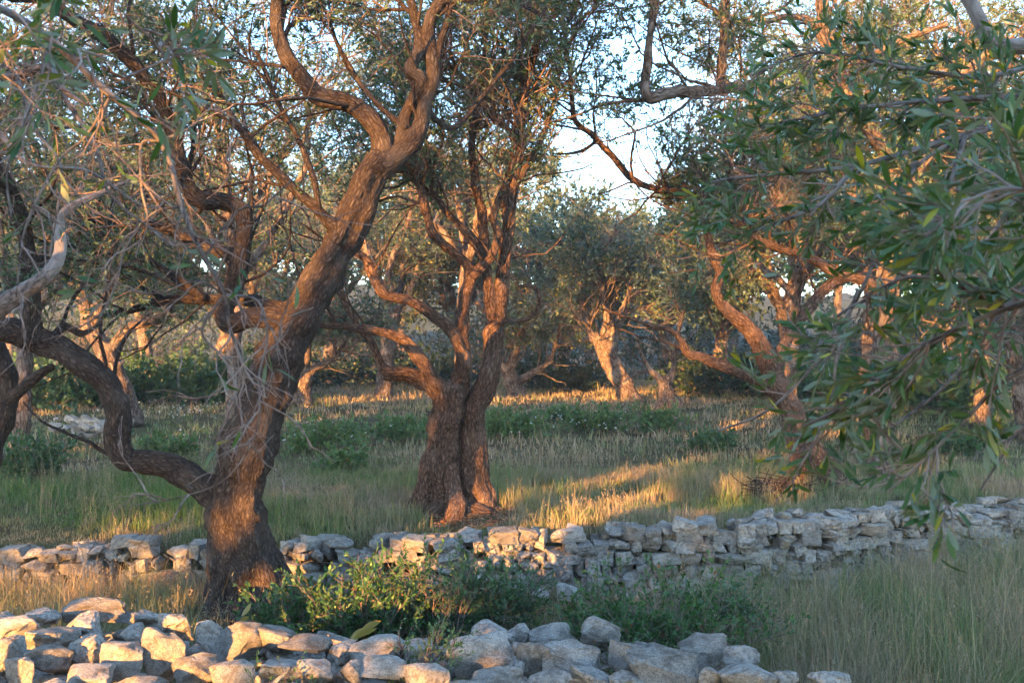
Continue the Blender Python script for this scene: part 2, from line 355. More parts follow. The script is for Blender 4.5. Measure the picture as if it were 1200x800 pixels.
LEAF = leaf_mat('olive_leaf', (.035, .078, .03), (.07, .12, .045), (.13, .19, .13))
LEAF_N = leaf_mat('olive_leaf_near', (.028, .08, .018), (.09, .16, .035), (.17, .21, .13), (.42, .38, .03), .2, .45, .4)
LEAF_B = leaf_mat('olive_leaf_far', (.035, .07, .04), (.065, .11, .062), (.10, .15, .115))
MASTIC = leaf_mat('mastic_leaf', (.06, .125, .035), (.13, .22, .065), (.12, .19, .08), (.35, .09, .03), .25, .42, .5)
MASTIC_F = leaf_mat('mastic_leaf_near', (.025, .085, .02), (.07, .165, .04), (.07, .14, .05), (.35, .09, .03), .2, .42, .4)
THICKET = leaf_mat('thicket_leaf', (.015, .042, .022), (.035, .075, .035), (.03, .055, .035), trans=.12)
SCRUB = leaf_mat('scrub_leaf', (.035, .09, .03), (.085, .16, .055), (.07, .13, .06), (.3, .25, .08), .2, .5, .4)

def stone_mat(name, base, pale, stain):
    m, N, K = mat(name); B = N['Principled BSDF']; B.inputs['Roughness'].default_value = .92; B.inputs['Specular IOR Level'].default_value = .15
    tc = N.new('ShaderNodeTexCoord'); oi = N.new('ShaderNodeObjectInfo')
    ad = N.new('ShaderNodeVectorMath'); ad.operation = 'ADD'; K.new(tc.outputs['Object'], ad.inputs[0]); K.new(oi.outputs['Location'], ad.inputs[1])
    def noise(s, d=6, r=.6):
        n = N.new('ShaderNodeTexNoise'); n.inputs['Scale'].default_value = s; n.inputs['Detail'].default_value = d; n.inputs['Roughness'].default_value = r; K.new(ad.outputs[0], n.inputs[0]); return n
    a, b, c = noise(7, 10, .72), noise(34, 8, .75), noise(3.2, 7, .7)
    at = N.new('ShaderNodeAttribute'); at.attribute_name = 'rnd'
    r1 = ramp(N, [(.3, base), (.65, pale)]); K.new(a.outputs[0], r1.inputs[0])
    sp = ramp(N, [(.47, (0, 0, 0)), (.57, (1, 1, 1))]); K.new(b.outputs[0], sp.inputs[0])
    st = ramp(N, [(.47, (0, 0, 0)), (.62, (.8, .8, .8))]); K.new(c.outputs[0], st.inputs[0])
    m1 = N.new('ShaderNodeMixRGB'); K.new(st.outputs[0], m1.inputs[0]); K.new(r1.outputs[0], m1.inputs[1]); m1.inputs[2].default_value = (*stain, 1)
    m2 = N.new('ShaderNodeMixRGB'); f = N.new('ShaderNodeMath'); f.operation = 'MULTIPLY'; f.inputs[1].default_value = .6; K.new(sp.outputs[0], f.inputs[0]); K.new(f.outputs[0], m2.inputs[0]); K.new(m1.outputs[0], m2.inputs[1]); m2.inputs[2].default_value = (*[x * .55 for x in stain], 1)
    hv = N.new('ShaderNodeHueSaturation'); mr = N.new('ShaderNodeMapRange'); mr.inputs[3].default_value = .6; mr.inputs[4].default_value = 1.2; K.new(oi.outputs['Random'], mr.inputs[0]); K.new(mr.outputs[0], hv.inputs['Value']); K.new(m2.outputs[0], hv.inputs['Color'])
    K.new(hv.outputs[0], B.inputs['Base Color'])
    bu = N.new('ShaderNodeBump'); bu.inputs['Strength'].default_value = .9; bu.inputs['Distance'].default_value = .035; K.new(a.outputs[0], bu.inputs['Height'])
    b2 = N.new('ShaderNodeBump'); b2.inputs['Strength'].default_value = .8; b2.inputs['Distance'].default_value = .01; K.new(b.outputs[0], b2.inputs['Height']); K.new(bu.outputs[0], b2.inputs['Normal']); K.new(b2.outputs[0], B.inputs['Normal'])
    return m
STONE = stone_mat('limestone', (.39, .345, .295), (.64, .585, .515), (.22, .18, .145))
def soil_mat():
    m, N, K = mat('soil_and_litter'); B = N['Principled BSDF']; B.inputs['Roughness'].default_value = 1; B.inputs['Specular IOR Level'].default_value = .05
    tc = N.new('ShaderNodeTexCoord')
    n = N.new('ShaderNodeTexNoise'); n.inputs['Scale'].default_value = 1.1; n.inputs['Detail'].default_value = 8; K.new(tc.outputs['Object'], n.inputs[0])
    n2 = N.new('ShaderNodeTexNoise'); n2.inputs['Scale'].default_value = 26; n2.inputs['Detail'].default_value = 8; n2.inputs['Roughness'].default_value = .75; K.new(tc.outputs['Object'], n2.inputs[0])
    r = ramp(N, [(.3, (.085, .065, .04)), (.5, (.15, .125, .07)), (.7, (.12, .125, .055))]); K.new(n.outputs[0], r.inputs[0])
    r2 = ramp(N, [(.3, (.35, .33, .3)), (.7, (1.5, 1.4, 1.25))]); K.new(n2.outputs[0], r2.inputs[0])
    mx = N.new('ShaderNodeMixRGB'); mx.blend_type = 'MULTIPLY'; mx.inputs[0].default_value = 1; K.new(r.outputs[0], mx.inputs[1]); K.new(r2.outputs[0], mx.inputs[2]); K.new(mx.outputs[0], B.inputs['Base Color'])
    bu = N.new('ShaderNodeBump'); bu.inputs['Strength'].default_value = 1; bu.inputs['Distance'].default_value = .03; K.new(n2.outputs[0], bu.inputs['Height']); K.new(bu.outputs[0], B.inputs['Normal'])
    return m
SOIL = soil_mat()
EARTH, N, K = mat('red_earth'); B = N['Principled BSDF']; B.inputs['Roughness'].default_value = 1; tc = N.new('ShaderNodeTexCoord'); en = N.new('ShaderNodeTexNoise'); en.inputs['Scale'].default_value = 22; en.inputs['Detail'].default_value = 9; K.new(tc.outputs['Object'], en.inputs[0])
er = ramp(N, [(.3, (.12, .062, .038)), (.55, (.26, .145, .09)), (.75, (.36, .24, .16))]); K.new(en.outputs[0], er.inputs[0]); K.new(er.outputs[0], B.inputs['Base Color']); eb = N.new('ShaderNodeBump'); eb.inputs['Strength'].default_value = 1; eb.inputs['Distance'].default_value = .03; K.new(en.outputs[0], eb.inputs['Height']); K.new(eb.outputs[0], B.inputs['Normal'])
def grass_mat(name, g1, g2, d1, d2):
    m, N, K = mat(name); B = N['Principled BSDF']; out = N['Material Output']; B.inputs['Roughness'].default_value = .85; B.inputs['Specular IOR Level'].default_value = .08
    a = N.new('ShaderNodeAttribute'); a.attribute_name = 'rnd'; d = N.new('ShaderNodeAttribute'); d.attribute_name = 'dry'
    r1 = ramp(N, [(0, g1), (1, g2)]); r2 = ramp(N, [(0, d1), (1, d2)]); K.new(a.outputs['Fac'], r1.inputs[0]); K.new(a.outputs['Fac'], r2.inputs[0])
    mx = N.new('ShaderNodeMixRGB'); K.new(d.outputs['Fac'], mx.inputs[0]); K.new(r1.outputs[0], mx.inputs[1]); K.new(r2.outputs[0], mx.inputs[2]); K.new(mx.outputs[0], B.inputs['Base Color'])
    t = N.new('ShaderNodeBsdfTranslucent'); K.new(mx.outputs[0], t.inputs[0]); ms = N.new('ShaderNodeMixShader'); ms.inputs[0].default_value = .3
    K.new(B.outputs[0], ms.inputs[1]); K.new(t.outputs[0], ms.inputs[2]); K.new(ms.outputs[0], out.inputs[0]); return m
GRASS = grass_mat('wild_grass', (.085, .155, .04), (.20, .28, .085), (.30, .20, .115), (.50, .38, .26))
REDLEAF = leaf_mat('fallen_leaf', (.20, .06, .03), (.34, .13, .05), (.3, .16, .08), trans=0)

# ------------------------------------------------------------------ terrain
WX = np.array([-12, -6, -4.9, -3.7, -2.0, -.35, .8, 1.5, 2.1, 2.9, 3.5, 4.3, 5.7, 9, 14.])
WY = np.array([10.4, 9.7, 9.5, 9.45, 9.4, 9.4, 9.35, 9.3, 9.2, 9.4, 9.8, 10.3, 11.0, 12., 13.])
WT = np.array([-.12, -.12, -.12, -.10, -.06, .0, .03, .10, .19, .19, .17, .12, .08, .1, .1])      # top of the terrace wall
FX = np.array([-9, -3.4, -2.5, -1.6, -.4, .5, 1.1, 1.7, 2.2, 8.])
FY = np.array([7.2, 6.75, 6.6, 6.3, 6.22, 6.3, 5.85, 5.35, 5.0, 4.7])
def yw(x): return np.interp(x, WX, WY)
def yf(x): return np.interp(x, FX, FY)
def ground(x, y):
    x = np.asarray(x, float); y = np.asarray(y, float)
    q = np.stack([x, y, 0 * x], -1)
    low = -.47 + .03 * fbm(q * .9, 4)
    wt = np.interp(x, WX, WT)
    up = np.minimum(wt - .05, 0) * (1 - sstep(y - yw(x), 0, 2.5)) + .5 * sstep(y, 13, 28) + .012 * np.maximum(y - 28, 0) + .05 * fbm(q * .5, 6)
    h = low + (up - low) * sstep(y - yw(x), .12, .42)
    fr = -.14 + .03 * fbm(q * 2, 8)
    h = np.where(y < yf(x) + .3, fr + (h - fr) * sstep(y - yf(x), -.12, .3), h)
    h = h + .10 * np.exp(-(((x + .5) / .55) ** 2 + ((y - 11.0) / .6) ** 2)) * sstep(y - yw(x), .2, .6)
    return h
def mound(x0, y0, rx, ry, h, seed):
    a = np.linspace(-1.25, 1.25, 70); MX, MY = np.meshgrid(a, a); e = np.hypot(MX, MY) + .18 * vnoise(np.stack([MX * 2, MY * 2, 0 * MX], -1), seed)
    XX, YY = x0 + MX * rx, y0 + MY * ry
    ZZ = ground(XX, YY) - .05 + (h + .05) * (1 - sstep(e, .15, 1.05)) + .075 * fbm(np.stack([XX, YY, 0 * XX], -1) * 5, seed, 5) * (1 - sstep(e, .8, 1.1))
    i = np.arange(69)[:, None] * 70; j = np.arange(69)[None]
    obj('earth_mound', raw_mesh('earth_mound', np.stack([XX, YY, ZZ], -1).reshape(-1, 3), np.stack([i + j, i + j + 1, i + j + 71, i + j + 70], -1).reshape(-1, 4), EARTH), kind='structure')
mound(-3.15, 9.35, .55, .4, .18, 7)
xs = np.concatenate([np.linspace(-90, -14, 24), np.linspace(-13, 13, 220), np.linspace(14, 90, 24)])
ys = np.concatenate([np.linspace(-45, 3, 24), np.linspace(3.4, 14, 130), np.linspace(14.4, 50, 60), np.linspace(53, 170, 20)])
X, Y = np.meshgrid(xs, ys); Z = ground(X, Y); nx = len(xs)
i = np.arange(len(ys) - 1)[:, None] * nx; j = np.arange(nx - 1)[None]
gf = np.stack([i + j, i + j + 1, i + j + 1 + nx, i + j + nx], -1).reshape(-1, 4)
obj('ground', raw_mesh('ground', np.stack([X, Y, Z], -1).reshape(-1, 3), gf, SOIL), kind='structure')

hx = np.linspace(-140, 140, 180); hy = np.linspace(62, 150, 60); HX, HY = np.meshgrid(hx, hy)
HZz = ground(HX, HY) - .5 + sstep(HY, 66, 120) * (9.5 + 3.5 * vnoise(np.stack([HX * .02, HY * .01, 0 * HX], -1), 5)) + sstep(HY, 66, 80) * 1.3 * fbm(np.stack([HX, HY, 0 * HX], -1) * .35, 8)
i = np.arange(59)[:, None] * 180; j = np.arange(179)[None]
HM, N, K = mat('far_scrub'); B = N['Principled BSDF']; B.inputs['Roughness'].default_value = 1
tc = N.new('ShaderNodeTexCoord'); hn = N.new('ShaderNodeTexNoise'); hn.inputs['Scale'].default_value = .6; hn.inputs['Detail'].default_value = 10; K.new(tc.outputs['Object'], hn.inputs[0])
hr = ramp(N, [(.35, (.008, .016, .012)), (.65, (.03, .045, .03))]); K.new(hn.outputs[0], hr.inputs[0]); K.new(hr.outputs[0], B.inputs['Base Color'])
obj('hills', raw_mesh('hills', np.stack([HX, HY, HZz], -1).reshape(-1, 3), np.stack([i + j, i + j + 1, i + j + 181, i + j + 180], -1).reshape(-1, 4), HM), kind='structure')  # invented rise at the back, blocks the bright horizon sky under the crowns

# ------------------------------------------------------------------ stones
def stone_mesh(seed, angular=1.0):
    rg = np.random.default_rng(seed); bm = bmesh.new()
    if angular == 2:                       # roughly squared block
        for cx in (-1, 1):
            for cy in (-1, 1):
                for cz in (-1, 1):
                    q = np.array([cx, cy, cz]) * .5 * (1 - np.abs(rg.normal(0, .2, 3)))
                    bm.verts.new(q); 
                    if rg.uniform() < .5: bm.verts.new(q * [1, 1, .72] + [0, 0, 0]); q2 = q * [.8, 1.0, 1.02]; bm.verts.new(q2)
    for k in range((11 + seed % 5) if angular != 2 else 0):
        v = rg.normal(size=3); v /= np.abs(v).max() ** .75 * np.linalg.norm(v) ** .25
        bm.verts.new(v * .5 * rg.uniform(.85, 1.05))
    bmesh.ops.convex_hull(bm, input=bm.verts)
    for v in [v for v in bm.verts if not v.link_faces]: bm.verts.remove(v)
    bmesh.ops.dissolve_limit(bm, angle_limit=.25, verts=bm.verts, edges=bm.edges)
    bmesh.ops.bevel(bm, geom=list(bm.edges), offset=.05, segments=2, profile=.6, affect='EDGES')
    bmesh.ops.triangulate(bm, faces=bm.faces)
    bmesh.ops.subdivide_edges(bm, edges=[e for e in bm.edges if e.calc_length() > .10], cuts=3, use_grid_fill=True)
    bmesh.ops.triangulate(bm, faces=bm.faces)
    co = np.array([v.co[:] for v in bm.verts]); lo, hi = co.min(0), co.max(0); co = (co - (lo + hi) / 2) / (hi - lo)
    bm.normal_update(); nn = np.array([v.normal[:] for v in bm.verts])
    co += nn * (fbm(co * 3.2 + seed, seed, 2) * .075 + fbm(co * 13 + seed, seed + 9, 3) * .030 - .03 * (np.abs(fbm(co * 5.5 + seed, seed + 4, 2)) < .05))[:, None]
    for v, c in zip(bm.verts, co): v.co = c
    m = bpy.data.meshes.new('stone'); bm.to_mesh(m); bm.free()
    m.polygons.foreach_set('use_smooth', [True] * len(m.polygons)); m.set_sharp_from_angle(angle=.9); m.materials.append(STONE); return m
STONES = [stone_mesh(s) for s in range(101, 121)]
def mesh_arr(m):
    v = np.empty(len(m.vertices) * 3, np.float32); m.vertices.foreach_get('co', v)
    f = np.empty(len(m.loops), np.int32); m.loops.foreach_get('vertex_index', f); f = f.reshape(-1, 3)
    return v.reshape(-1, 3), np.concatenate([f, f[:, 2:]], 1)
NS = len(STONES); STONES += [stone_mesh(s, 2) for s in range(201, 219)]
SARR = [mesh_arr(m) for m in STONES]
def rotm(e):
    from mathutils import Euler
    return np.array(Euler([float(q) for q in e]).to_matrix())
def place_stones(root, items, cap=98, block=.08):
    """items: (centre, size, euler); the largest ones are parts of their own, the rest one part"""
    items = sorted(items, key=lambda q: -q[1][0] * q[1][2] / max(q[0][1], 1) ** 2 * (1 if abs(q[0][0]) < q[0][1] * .55 else .05))
    loc = np.array(root.location); g = Geo()
    for n, (c, s, e) in enumerate(items):
        k = int(R.integers(NS, len(STONES)) if R.uniform() < block else R.integers(NS))
        if n < cap:
            o = obj('stone', STONES[k], root); o.location = [float(q) for q in np.asarray(c) - loc]; o.scale = [float(q) for q in s]; o.rotation_euler = [float(q) for q in e]
        else:
            v, f = SARR[k]; g.add((v * np.asarray(s)) @ rotm(e).T + c, f, None, np.full(len(v), R.uniform()))
    if g.n: obj('packing_stones', g.mesh('packing_stones', STONE, loc, False), root, kind='stuff')

front = thing('dry_stone_wall', 'broad tumbled dry stone wall of pale boulders along the bottom edge of the picture', 'stone wall', (0, 5.6, -.3))
FS = [(112, 714, 86, 24), (105, 734, 58, 26), (20, 737, 52, 32), (64, 747, 58, 26), (8, 765, 38, 36), (60, 774, 48, 36), (101, 764, 44, 36), (146, 774, 58, 44), (188, 773, 50, 70), (206, 734, 38, 30), (24, 786, 34, 32),
      (112, 794, 72, 28), (249, 750, 34, 46), (280, 752, 56, 44), (320, 750, 52, 40), (226, 787, 62, 36), (274, 791, 48, 34), (360, 760, 54, 32), (441, 764, 76, 34), (402, 764, 34, 22), (449, 788, 54, 32), (416, 790, 36, 26),
      (560, 769, 70, 48), (580, 745, 54, 26), (608, 745, 28, 22), (653, 745, 60, 28), (602, 767, 22, 28), (603, 785, 22, 20), (627, 775, 38, 48), (668, 774, 60, 44), (706, 743, 48, 36), (587, 796, 66, 26), (692, 795, 48, 26),
      (742, 769, 52, 34), (773, 788, 82, 60), (824, 765, 58, 42), (868, 775, 38, 32), (876, 795, 60, 32), (975, 799, 50, 22), (832, 792, 28, 26), (920, 798, 34, 22), (330, 786, 50, 30), (372, 790, 46, 34), (500, 792, 48, 30), (490, 765, 34, 24), (160, 745, 40, 22),
      (52, 722, 34, 16), (170, 725, 30, 16), (735, 800, 40, 24), (645, 800, 44, 20), (160, 808, 60, 30), (340, 812, 64, 34), (540, 814, 60, 30), (60, 815, 60, 30)]
it = []
for (px, py, pw, ph) in FS:
    d = CZ * F / (py - HZ) * .985; c = P(px, py, d); wd = pw / F * d * 1.12; hh = ph / F * d * 1.05
    it.append((c, (wd, wd * R.uniform(.6, .95), hh), (R.uniform(-.15, .15), R.uniform(-.12, .12), R.uniform(-.5, .5))))
for k in range(420):
    x = R.uniform(-4.2, 2.6); y = yf(x) - R.uniform(.05, 2.0); s = R.uniform(.09, .24)
    it.append((np.array([x, y, -.15 + R.uniform(-.05, .06)]), (s * 1.2, s, s * .75), R.uniform(-.5, .5, 3)))
for k in range(34):
    x = R.uniform(-4.2, 1.9); y = yf(x) + R.uniform(-.1, .25); s = R.uniform(.12, .26)
    it.append((np.array([x, y, ground(x, y) + s * .1]), (s * 1.2, s, s * .75), R.uniform(-.4, .4, 3)))
place_stones(front, it)

mid = thing('dry_stone_wall', 'low grey dry stone terrace wall running across behind the big dark leaning trunk', 'stone wall', (0, 9.4, -.5))
it = []
x = -7.2
z0 = -.52; rj = 0
while z0 < .30:
    ch = R.uniform(.08, .13); x = -7.2 + R.uniform(0, .2)
    while x < 8.5:
        wd = R.uniform(.10, .22) * (1.35 if R.uniform() < .15 else 1); top = float(np.interp(x, WX, WT)); hh = ch * R.uniform(.85, 1.2)
        if z0 + hh * .5 < top + R.uniform(-.05, .04) and not (z0 > -.25 and -3.42 < x < -3.12):
            y = float(yw(x)) + .16 * (z0 + .5) + R.uniform(-.03, .03) + .03 * math.sin(x * 3)
            it.append((np.array([x + wd / 2, y, z0 + hh / 2 + .02 * math.sin(x * 2.3 + rj)]), (wd * 1.12, R.uniform(.2, .32), hh * 1.2), (R.uniform(-.12, .12), R.uniform(-.16, .16), R.uniform(-.25, .25))))
        x += wd
    z0 += ch * .97; rj += 1
for k in range(150):                       # cap stones seen from above, and the earth side
    x = R.uniform(-7, 8.3); top = float(np.interp(x, WX, WT)); s = R.uniform(.10, .22)
    it.append((np.array([x, float(yw(x)) + R.uniform(.12, .38), top - .05 + R.uniform(-.03, .05)]), (s * 1.3, s, s * .65), (R.uniform(-.2, .2), R.uniform(-.2, .2), R.uniform(0, 3))))
for k in range(30):                        # tumbled at the foot
    x = R.uniform(-1.6, 4.4); s = R.uniform(.1, .24); y = float(yw(x)) - R.uniform(.15, .5)
    it.append((np.array([x, y, ground(x, y) + s * .25]), (s * 1.2, s, s * .8), R.uniform(-.5, .5, 3)))
place_stones(mid, it, block=.6)
far = thing('stone_pile', 'low pale rubble heap far off at the left beyond the grass', 'stone pile', P(110, 500, 20))
it = []
for k in range(60):
    q = P(R.uniform(60, 150), 0, R.uniform(19, 21)); s = R.uniform(.10, .26); z = ground(q[0], q[1])
    it.append((np.array([q[0], q[1], z + R.uniform(.0, .3) * (1 - abs(q[0] + 8.8) / 2)]), (s * 1.3, s, s * .7), R.uniform(-.4, .4, 3)))
place_stones(far, it, 30)

# ------------------------------------------------------------------ hero trees
TREE_G = 'olive trees of the grove'
tA = thing('olive_tree', 'big dark olive leaning right, a long elbowed limb sweeping left from its foot', 'tree', (*P(285, 715, 8.3)[:2], ground(*P(285, 715, 8.3)[:2])), TREE_G)
d = 8.3
A_tr = [L((290, 745, d, 118), (288, 712, d, 106), (287, 675, d, 100), (284, 640, d, 86), (277, 595, d, 72), (287, 540, d, 68), (306, 478, d, 60), (332, 412, d, 54), (358, 362, d, 48), (385, 312, d, 44), (407, 270, d, 42), (425, 225, d, 40), (444, 190, d, 38), gn=.01),
        L((325, 735, d - .25, 34), (312, 690, d - .2, 44), (298, 640, d - .05, 44), (285, 600, d, 40)), L((262, 730, d - .2, 36), (262, 690, d - .15, 46), (268, 640, d - .05, 44), (272, 600, d, 40)),
        L((348, 738, d + .1, 30), (330, 700, d + .05, 40), (306, 650, d, 40))]
A_l = [L((272, 592, d, 30), (245, 577, d, 38), (222, 558, d - .05, 37), (195, 545, d - .1, 33), (165, 541, d - .15, 30), (146, 536, d - .2, 32), (139, 515, d - .2, 31), (140, 485, d - .2, 31), (128, 455, d - .2, 30), (103, 430, d - .2, 31), (62, 405, d - .2, 31), (20, 389, d - .2, 34), (-25, 380, d - .2, 32), (-120, 320, d - .4, 28), (-220, 230, d - .6, 20)),
       L((350, 372, d, 27), (322, 372, d - .05, 26), (292, 372, d - .1, 24), (268, 380, d - .15, 26), (262, 362, d - .1, 24), (274, 335, d - .1, 24), (284, 290, d - .15, 22), (283, 250, d - .2, 23), (262, 236, d - .2, 23), (235, 233, d - .25, 24), (218, 215, d - .3, 21), (206, 170, d - .3, 18), (192, 125, d - .4, 18), (162, 82, d - .5, 18), (122, 45, d - .6, 17), (70, 12, d - .7, 15), (0, -40, d - .8, 12), (-60, -80, d - .9, 8)),
       L((430, 212, d, 34), (446, 188, d, 30), (447, 163, d, 27), (432, 138, d, 25), (405, 121, d - .05, 24), (375, 113, d - .1, 22), (352, 88, d - .1, 20), (334, 60, d - .1, 18), (324, 25, d - .1, 17), (320, -30, d - .1, 15), (300, -110, d, 11), (290, -190, d, 7)),
       L((435, 205, d, 34), (462, 186, d, 32), (484, 168, d, 26), (493, 145, d, 20), (498, 120, d, 18), (507, 85, d, 17), (502, 50, d, 18), (503, 22, d, 17), (518, -5, d, 15), (545, -60, d + .1, 12), (560, -140, d + .2, 9)),
       L((458, 186, d + .05, 22), (472, 160, d + .06, 19), (475, 135, d + .06, 16), (488, 108, d, 15), (493, 92, d - .05, 17), (480, 80, d - .1, 15), (490, 62, d - .05, 14), (490, 35, d + .05, 13), (480, 0, d + .1, 11), (470, -60, d + .2, 9)),
       L((405, 275, d, 22), (388, 262, d - .08, 18), (372, 245, d - .15, 14), (340, 217, d - .2, 12), (305, 183, d - .3, 10), (277, 145, d - .4, 8), (250, 100, d - .5, 6)),
       L((36, 402, d - .25, 26), (37, 370, d - .25, 22), (36, 320, d - .3, 21), (28, 270, d - .3, 19), (5, 205, d - .4, 17), (-40, 130, d - .5, 13)),
       L((330, 365, d + .1, 22), (290, 352, d + .2, 16), (245, 350, d + .3, 13), (195, 352, d + .4, 12), (150, 365, d + .5, 9), (110, 372, d + .6, 6)),
       L((280, 300, d - .1, 20), (250, 292, d + .0, 16), (215, 278, d + .1, 13), (175, 262, d + .2, 11), (120, 262, d + .3, 9), (60, 240, d + .4, 6)),
       L((60, 402, d - .15, 14), (75, 384, d - .1, 10), (96, 390, d - .1, 8), (118, 380, d, 4))]
skeleton(A_tr, A_l, .0125, BARK_A, tA, rough=.016)
A_thin = [L((498, 115, d, 11), (512, 70, d, 10), (522, 30, d, 9), (532, -30, d, 7)), L((375, 245, d - .15, 9), (366, 205, d - .2, 8), (348, 160, d - .2, 7), (322, 110, d - .3, 6), (300, 60, d - .4, 5)),
          L((240, 350, d + .2, 10), (205, 322, d + .3, 9), (160, 302, d + .4, 8), (100, 296, d + .5, 6)), L((475, 150, d, 8), (440, 120, d + .3, 7), (400, 60, d + .5, 6), (380, 10, d + .6, 5)),
          L((500, 130, d, 9), (530, 150, d + .3, 8), (560, 120, d + .5, 7), (600, 70, d + .7, 6), (640, 10, d + .9, 5))]
def thin(parent, paths, m, name='branch'):
    for k, c in enumerate(paths):
        v, f, bk = tube(c, 8, .1, 1, k + 3); g = Geo(); g.add(v, f, bk, np.full(len(v), .5)); obj(name, g.mesh(name, m, parent.location), parent)
thin(tA, A_thin, BARK_A)
zA = lambda p: (p[:, 2] > 1.95 + .35 * vnoise(p * .9, 31)) & (p[:, 1] > 6.3)
crown(tA, A_l + A_thin, (BARK_A, TWIG, LEAF), n2=112, k3=9, k4=9, nl=13, l2=(.7, 1.7), keep=zA, t0=.3, up=.05, weights=[.45, 1.2, 1, 1, .8, .8, .7, .7, .7, .1] + [.6] * 5, bare=.3, detail=0, leaf=(.056, .014))

tC = thing('olive_tree', 'gnarled twin stemmed olive with fluted trunk on a bare earth mound in the middle', 'tree', (*P(530, 600, 11)[:2], ground(*P(530, 600, 11)[:2])), TREE_G)
d = 11.0
C_tr = [L((506, 625, d, 58), (512, 600, d, 48), (515, 575, d, 42), (515, 545, d, 38), (519, 510, d, 36), (525, 480, d, 38), (527, 455, d, 36), sub=6),
        L((562, 622, d, 48), (561, 595, d, 40), (558, 565, d + .03, 33), (556, 530, d + .05, 31), (553, 500, d + .05, 31), (557, 475, d + .05, 29), (570, 447, d + .05, 25), (577, 418, d + .05, 22), (582, 380, d + .08, 20), (588, 330, d + .1, 18), (594, 280, d + .12, 17), (600, 230, d + .15, 15), (604, 185, d + .2, 13), (612, 120, d + .3, 12), (627, 50, d + .4, 9), (635, -30, d + .5, 6)),
        L((487, 622, d - .1, 22), (498, 590, d - .08, 26), (506, 550, d - .04, 26), (512, 510, d, 24)), L((538, 625, d + .05, 40), (537, 590, d + .08, 34), (537, 550, d + .1, 26), (537, 515, d + .1, 22), (538, 495, d + .1, 12)), L((494, 618, d - .2, 12), (508, 604, d - .22, 24), (530, 596, d - .2, 26), (552, 600, d - .22, 24), (576, 606, d - .2, 22), (598, 616, d - .2, 10)), L((530, 618, d - .5, 18), (534, 598, d - .38, 26), (531, 575, d - .2, 20), (528, 545, d - .08, 18)), L((478, 618, d, 16), (492, 600, d, 30), (504, 570, d, 30), (510, 540, d, 26)),
        L((585, 618, d + .05, 20), (573, 596, d + .05, 24), (562, 560, d + .03, 24)), L((470, 606, d + .2, 14), (492, 598, d + .1, 20), (510, 580, d, 22)), L((545, 622, d - .55, 7), (540, 618, d - .3, 16), (533, 592, d - .12, 20)), L((605, 612, d + .1, 8), (585, 606, d + .05, 18), (566, 585, d + .02, 24)), L((500, 628, d - .4, 9), (503, 618, d - .2, 20), (512, 585, d - .05, 26)), L((578, 624, d - .35, 8), (570, 612, d - .18, 18), (560, 580, d, 24))]
C_l = [L((524, 480, d, 32), (532, 462, d, 26), (541, 440, d, 22), (543, 415, d - .05, 18), (541, 385, d - .08, 16), (545, 350, d - .1, 16), (551, 325, d - .1, 15), (548, 310, d - .1, 13), (520, 286, d - .15, 12), (505, 270, d - .2, 12), (500, 248, d - .2, 11), (492, 218, d - .2, 10), (485, 190, d - .2, 9), (494, 150, d - .2, 8), (488, 110, d - .3, 7), (500, 60, d - .3, 5)),
       L((553, 322, d - .1, 15), (568, 311, d - .1, 12), (579, 296, d - .12, 11), (584, 275, d - .12, 11), (578, 258, d - .15, 10), (582, 238, d - .15, 10), (594, 212, d - .2, 9), (603, 175, d - .2, 9), (597, 155, d - .2, 8), (574, 132, d - .2, 8), (548, 95, d - .2, 7), (522, 68, d - .2, 6), (510, 10, d - .2, 5)),
       L((540, 450, d, 18), (548, 425, d - .12, 17), (538, 405, d - .14, 15), (526, 385, d - .16, 15), (505, 369, d - .2, 14), (482, 353, d - .25, 13), (452, 346, d - .3, 13), (438, 326, d - .3, 12), (430, 306, d - .3, 11), (413, 293, d - .35, 8), (390, 288, d - .4, 6), (350, 260, d - .5, 4)),
       L((520, 462, d, 24), (505, 440, d - .05, 17), (494, 422, d - .08, 15), (476, 400, d - .12, 14), (452, 389, d - .15, 12), (422, 385, d - .2, 11), (395, 381, d - .25, 9), (360, 380, d - .3, 6), (325, 365, d - .4, 4)),
       L((520, 470, d + .05, 22), (500, 448, d + .1, 16), (478, 437, d + .12, 14), (452, 434, d + .15, 12), (443, 418, d + .2, 11), (434, 398, d + .25, 9), (415, 375, d + .3, 7), (395, 340, d + .4, 5)),
       L((506, 455, d + .1, 12), (494, 452, d + .18, 11), (475, 444, d + .25, 9), (450, 443, d + .3, 6)),
       L((579, 372, d + .08, 16), (573, 345, d + .05, 13), (570, 315, d + .05, 13), (560, 290, d + .08, 13), (548, 273, d + .1, 12), (526, 250, d + .1, 10), (505, 225, d + .15, 8), (470, 190, d + .2, 6), (450, 140, d + .3, 4)),
       L((568, 300, d + .08, 13), (567, 270, d + .12, 12), (563, 240, d + .15, 11), (556, 200, d + .2, 10), (552, 160, d + .3, 8), (565, 100, d + .3, 6), (570, 30, d + .4, 5)),
       L((572, 425, d, 12), (570, 400, d - .02, 9), (572, 385, d, 7), (592, 376, d, 6), (612, 375, d, 6), (628, 365, d, 6), (633, 348, d, 6), (626, 337, d, 5), (606, 334, d, 4)),
       L((585, 240, d + .1, 12), (615, 200, d + .2, 9), (640, 150, d + .3, 7), (655, 90, d + .4, 5), (680, 20, d + .5, 4))]
skeleton(C_tr, C_l, .0155, BARK_C, tC, rough=.02, lobe=.2)
zC = lambda p: (p[:, 2] > 3.55 + .4 * vnoise(p * .8, 31)) & ~((p[:, 0] > .55) & (p[:, 2] < 4.2))
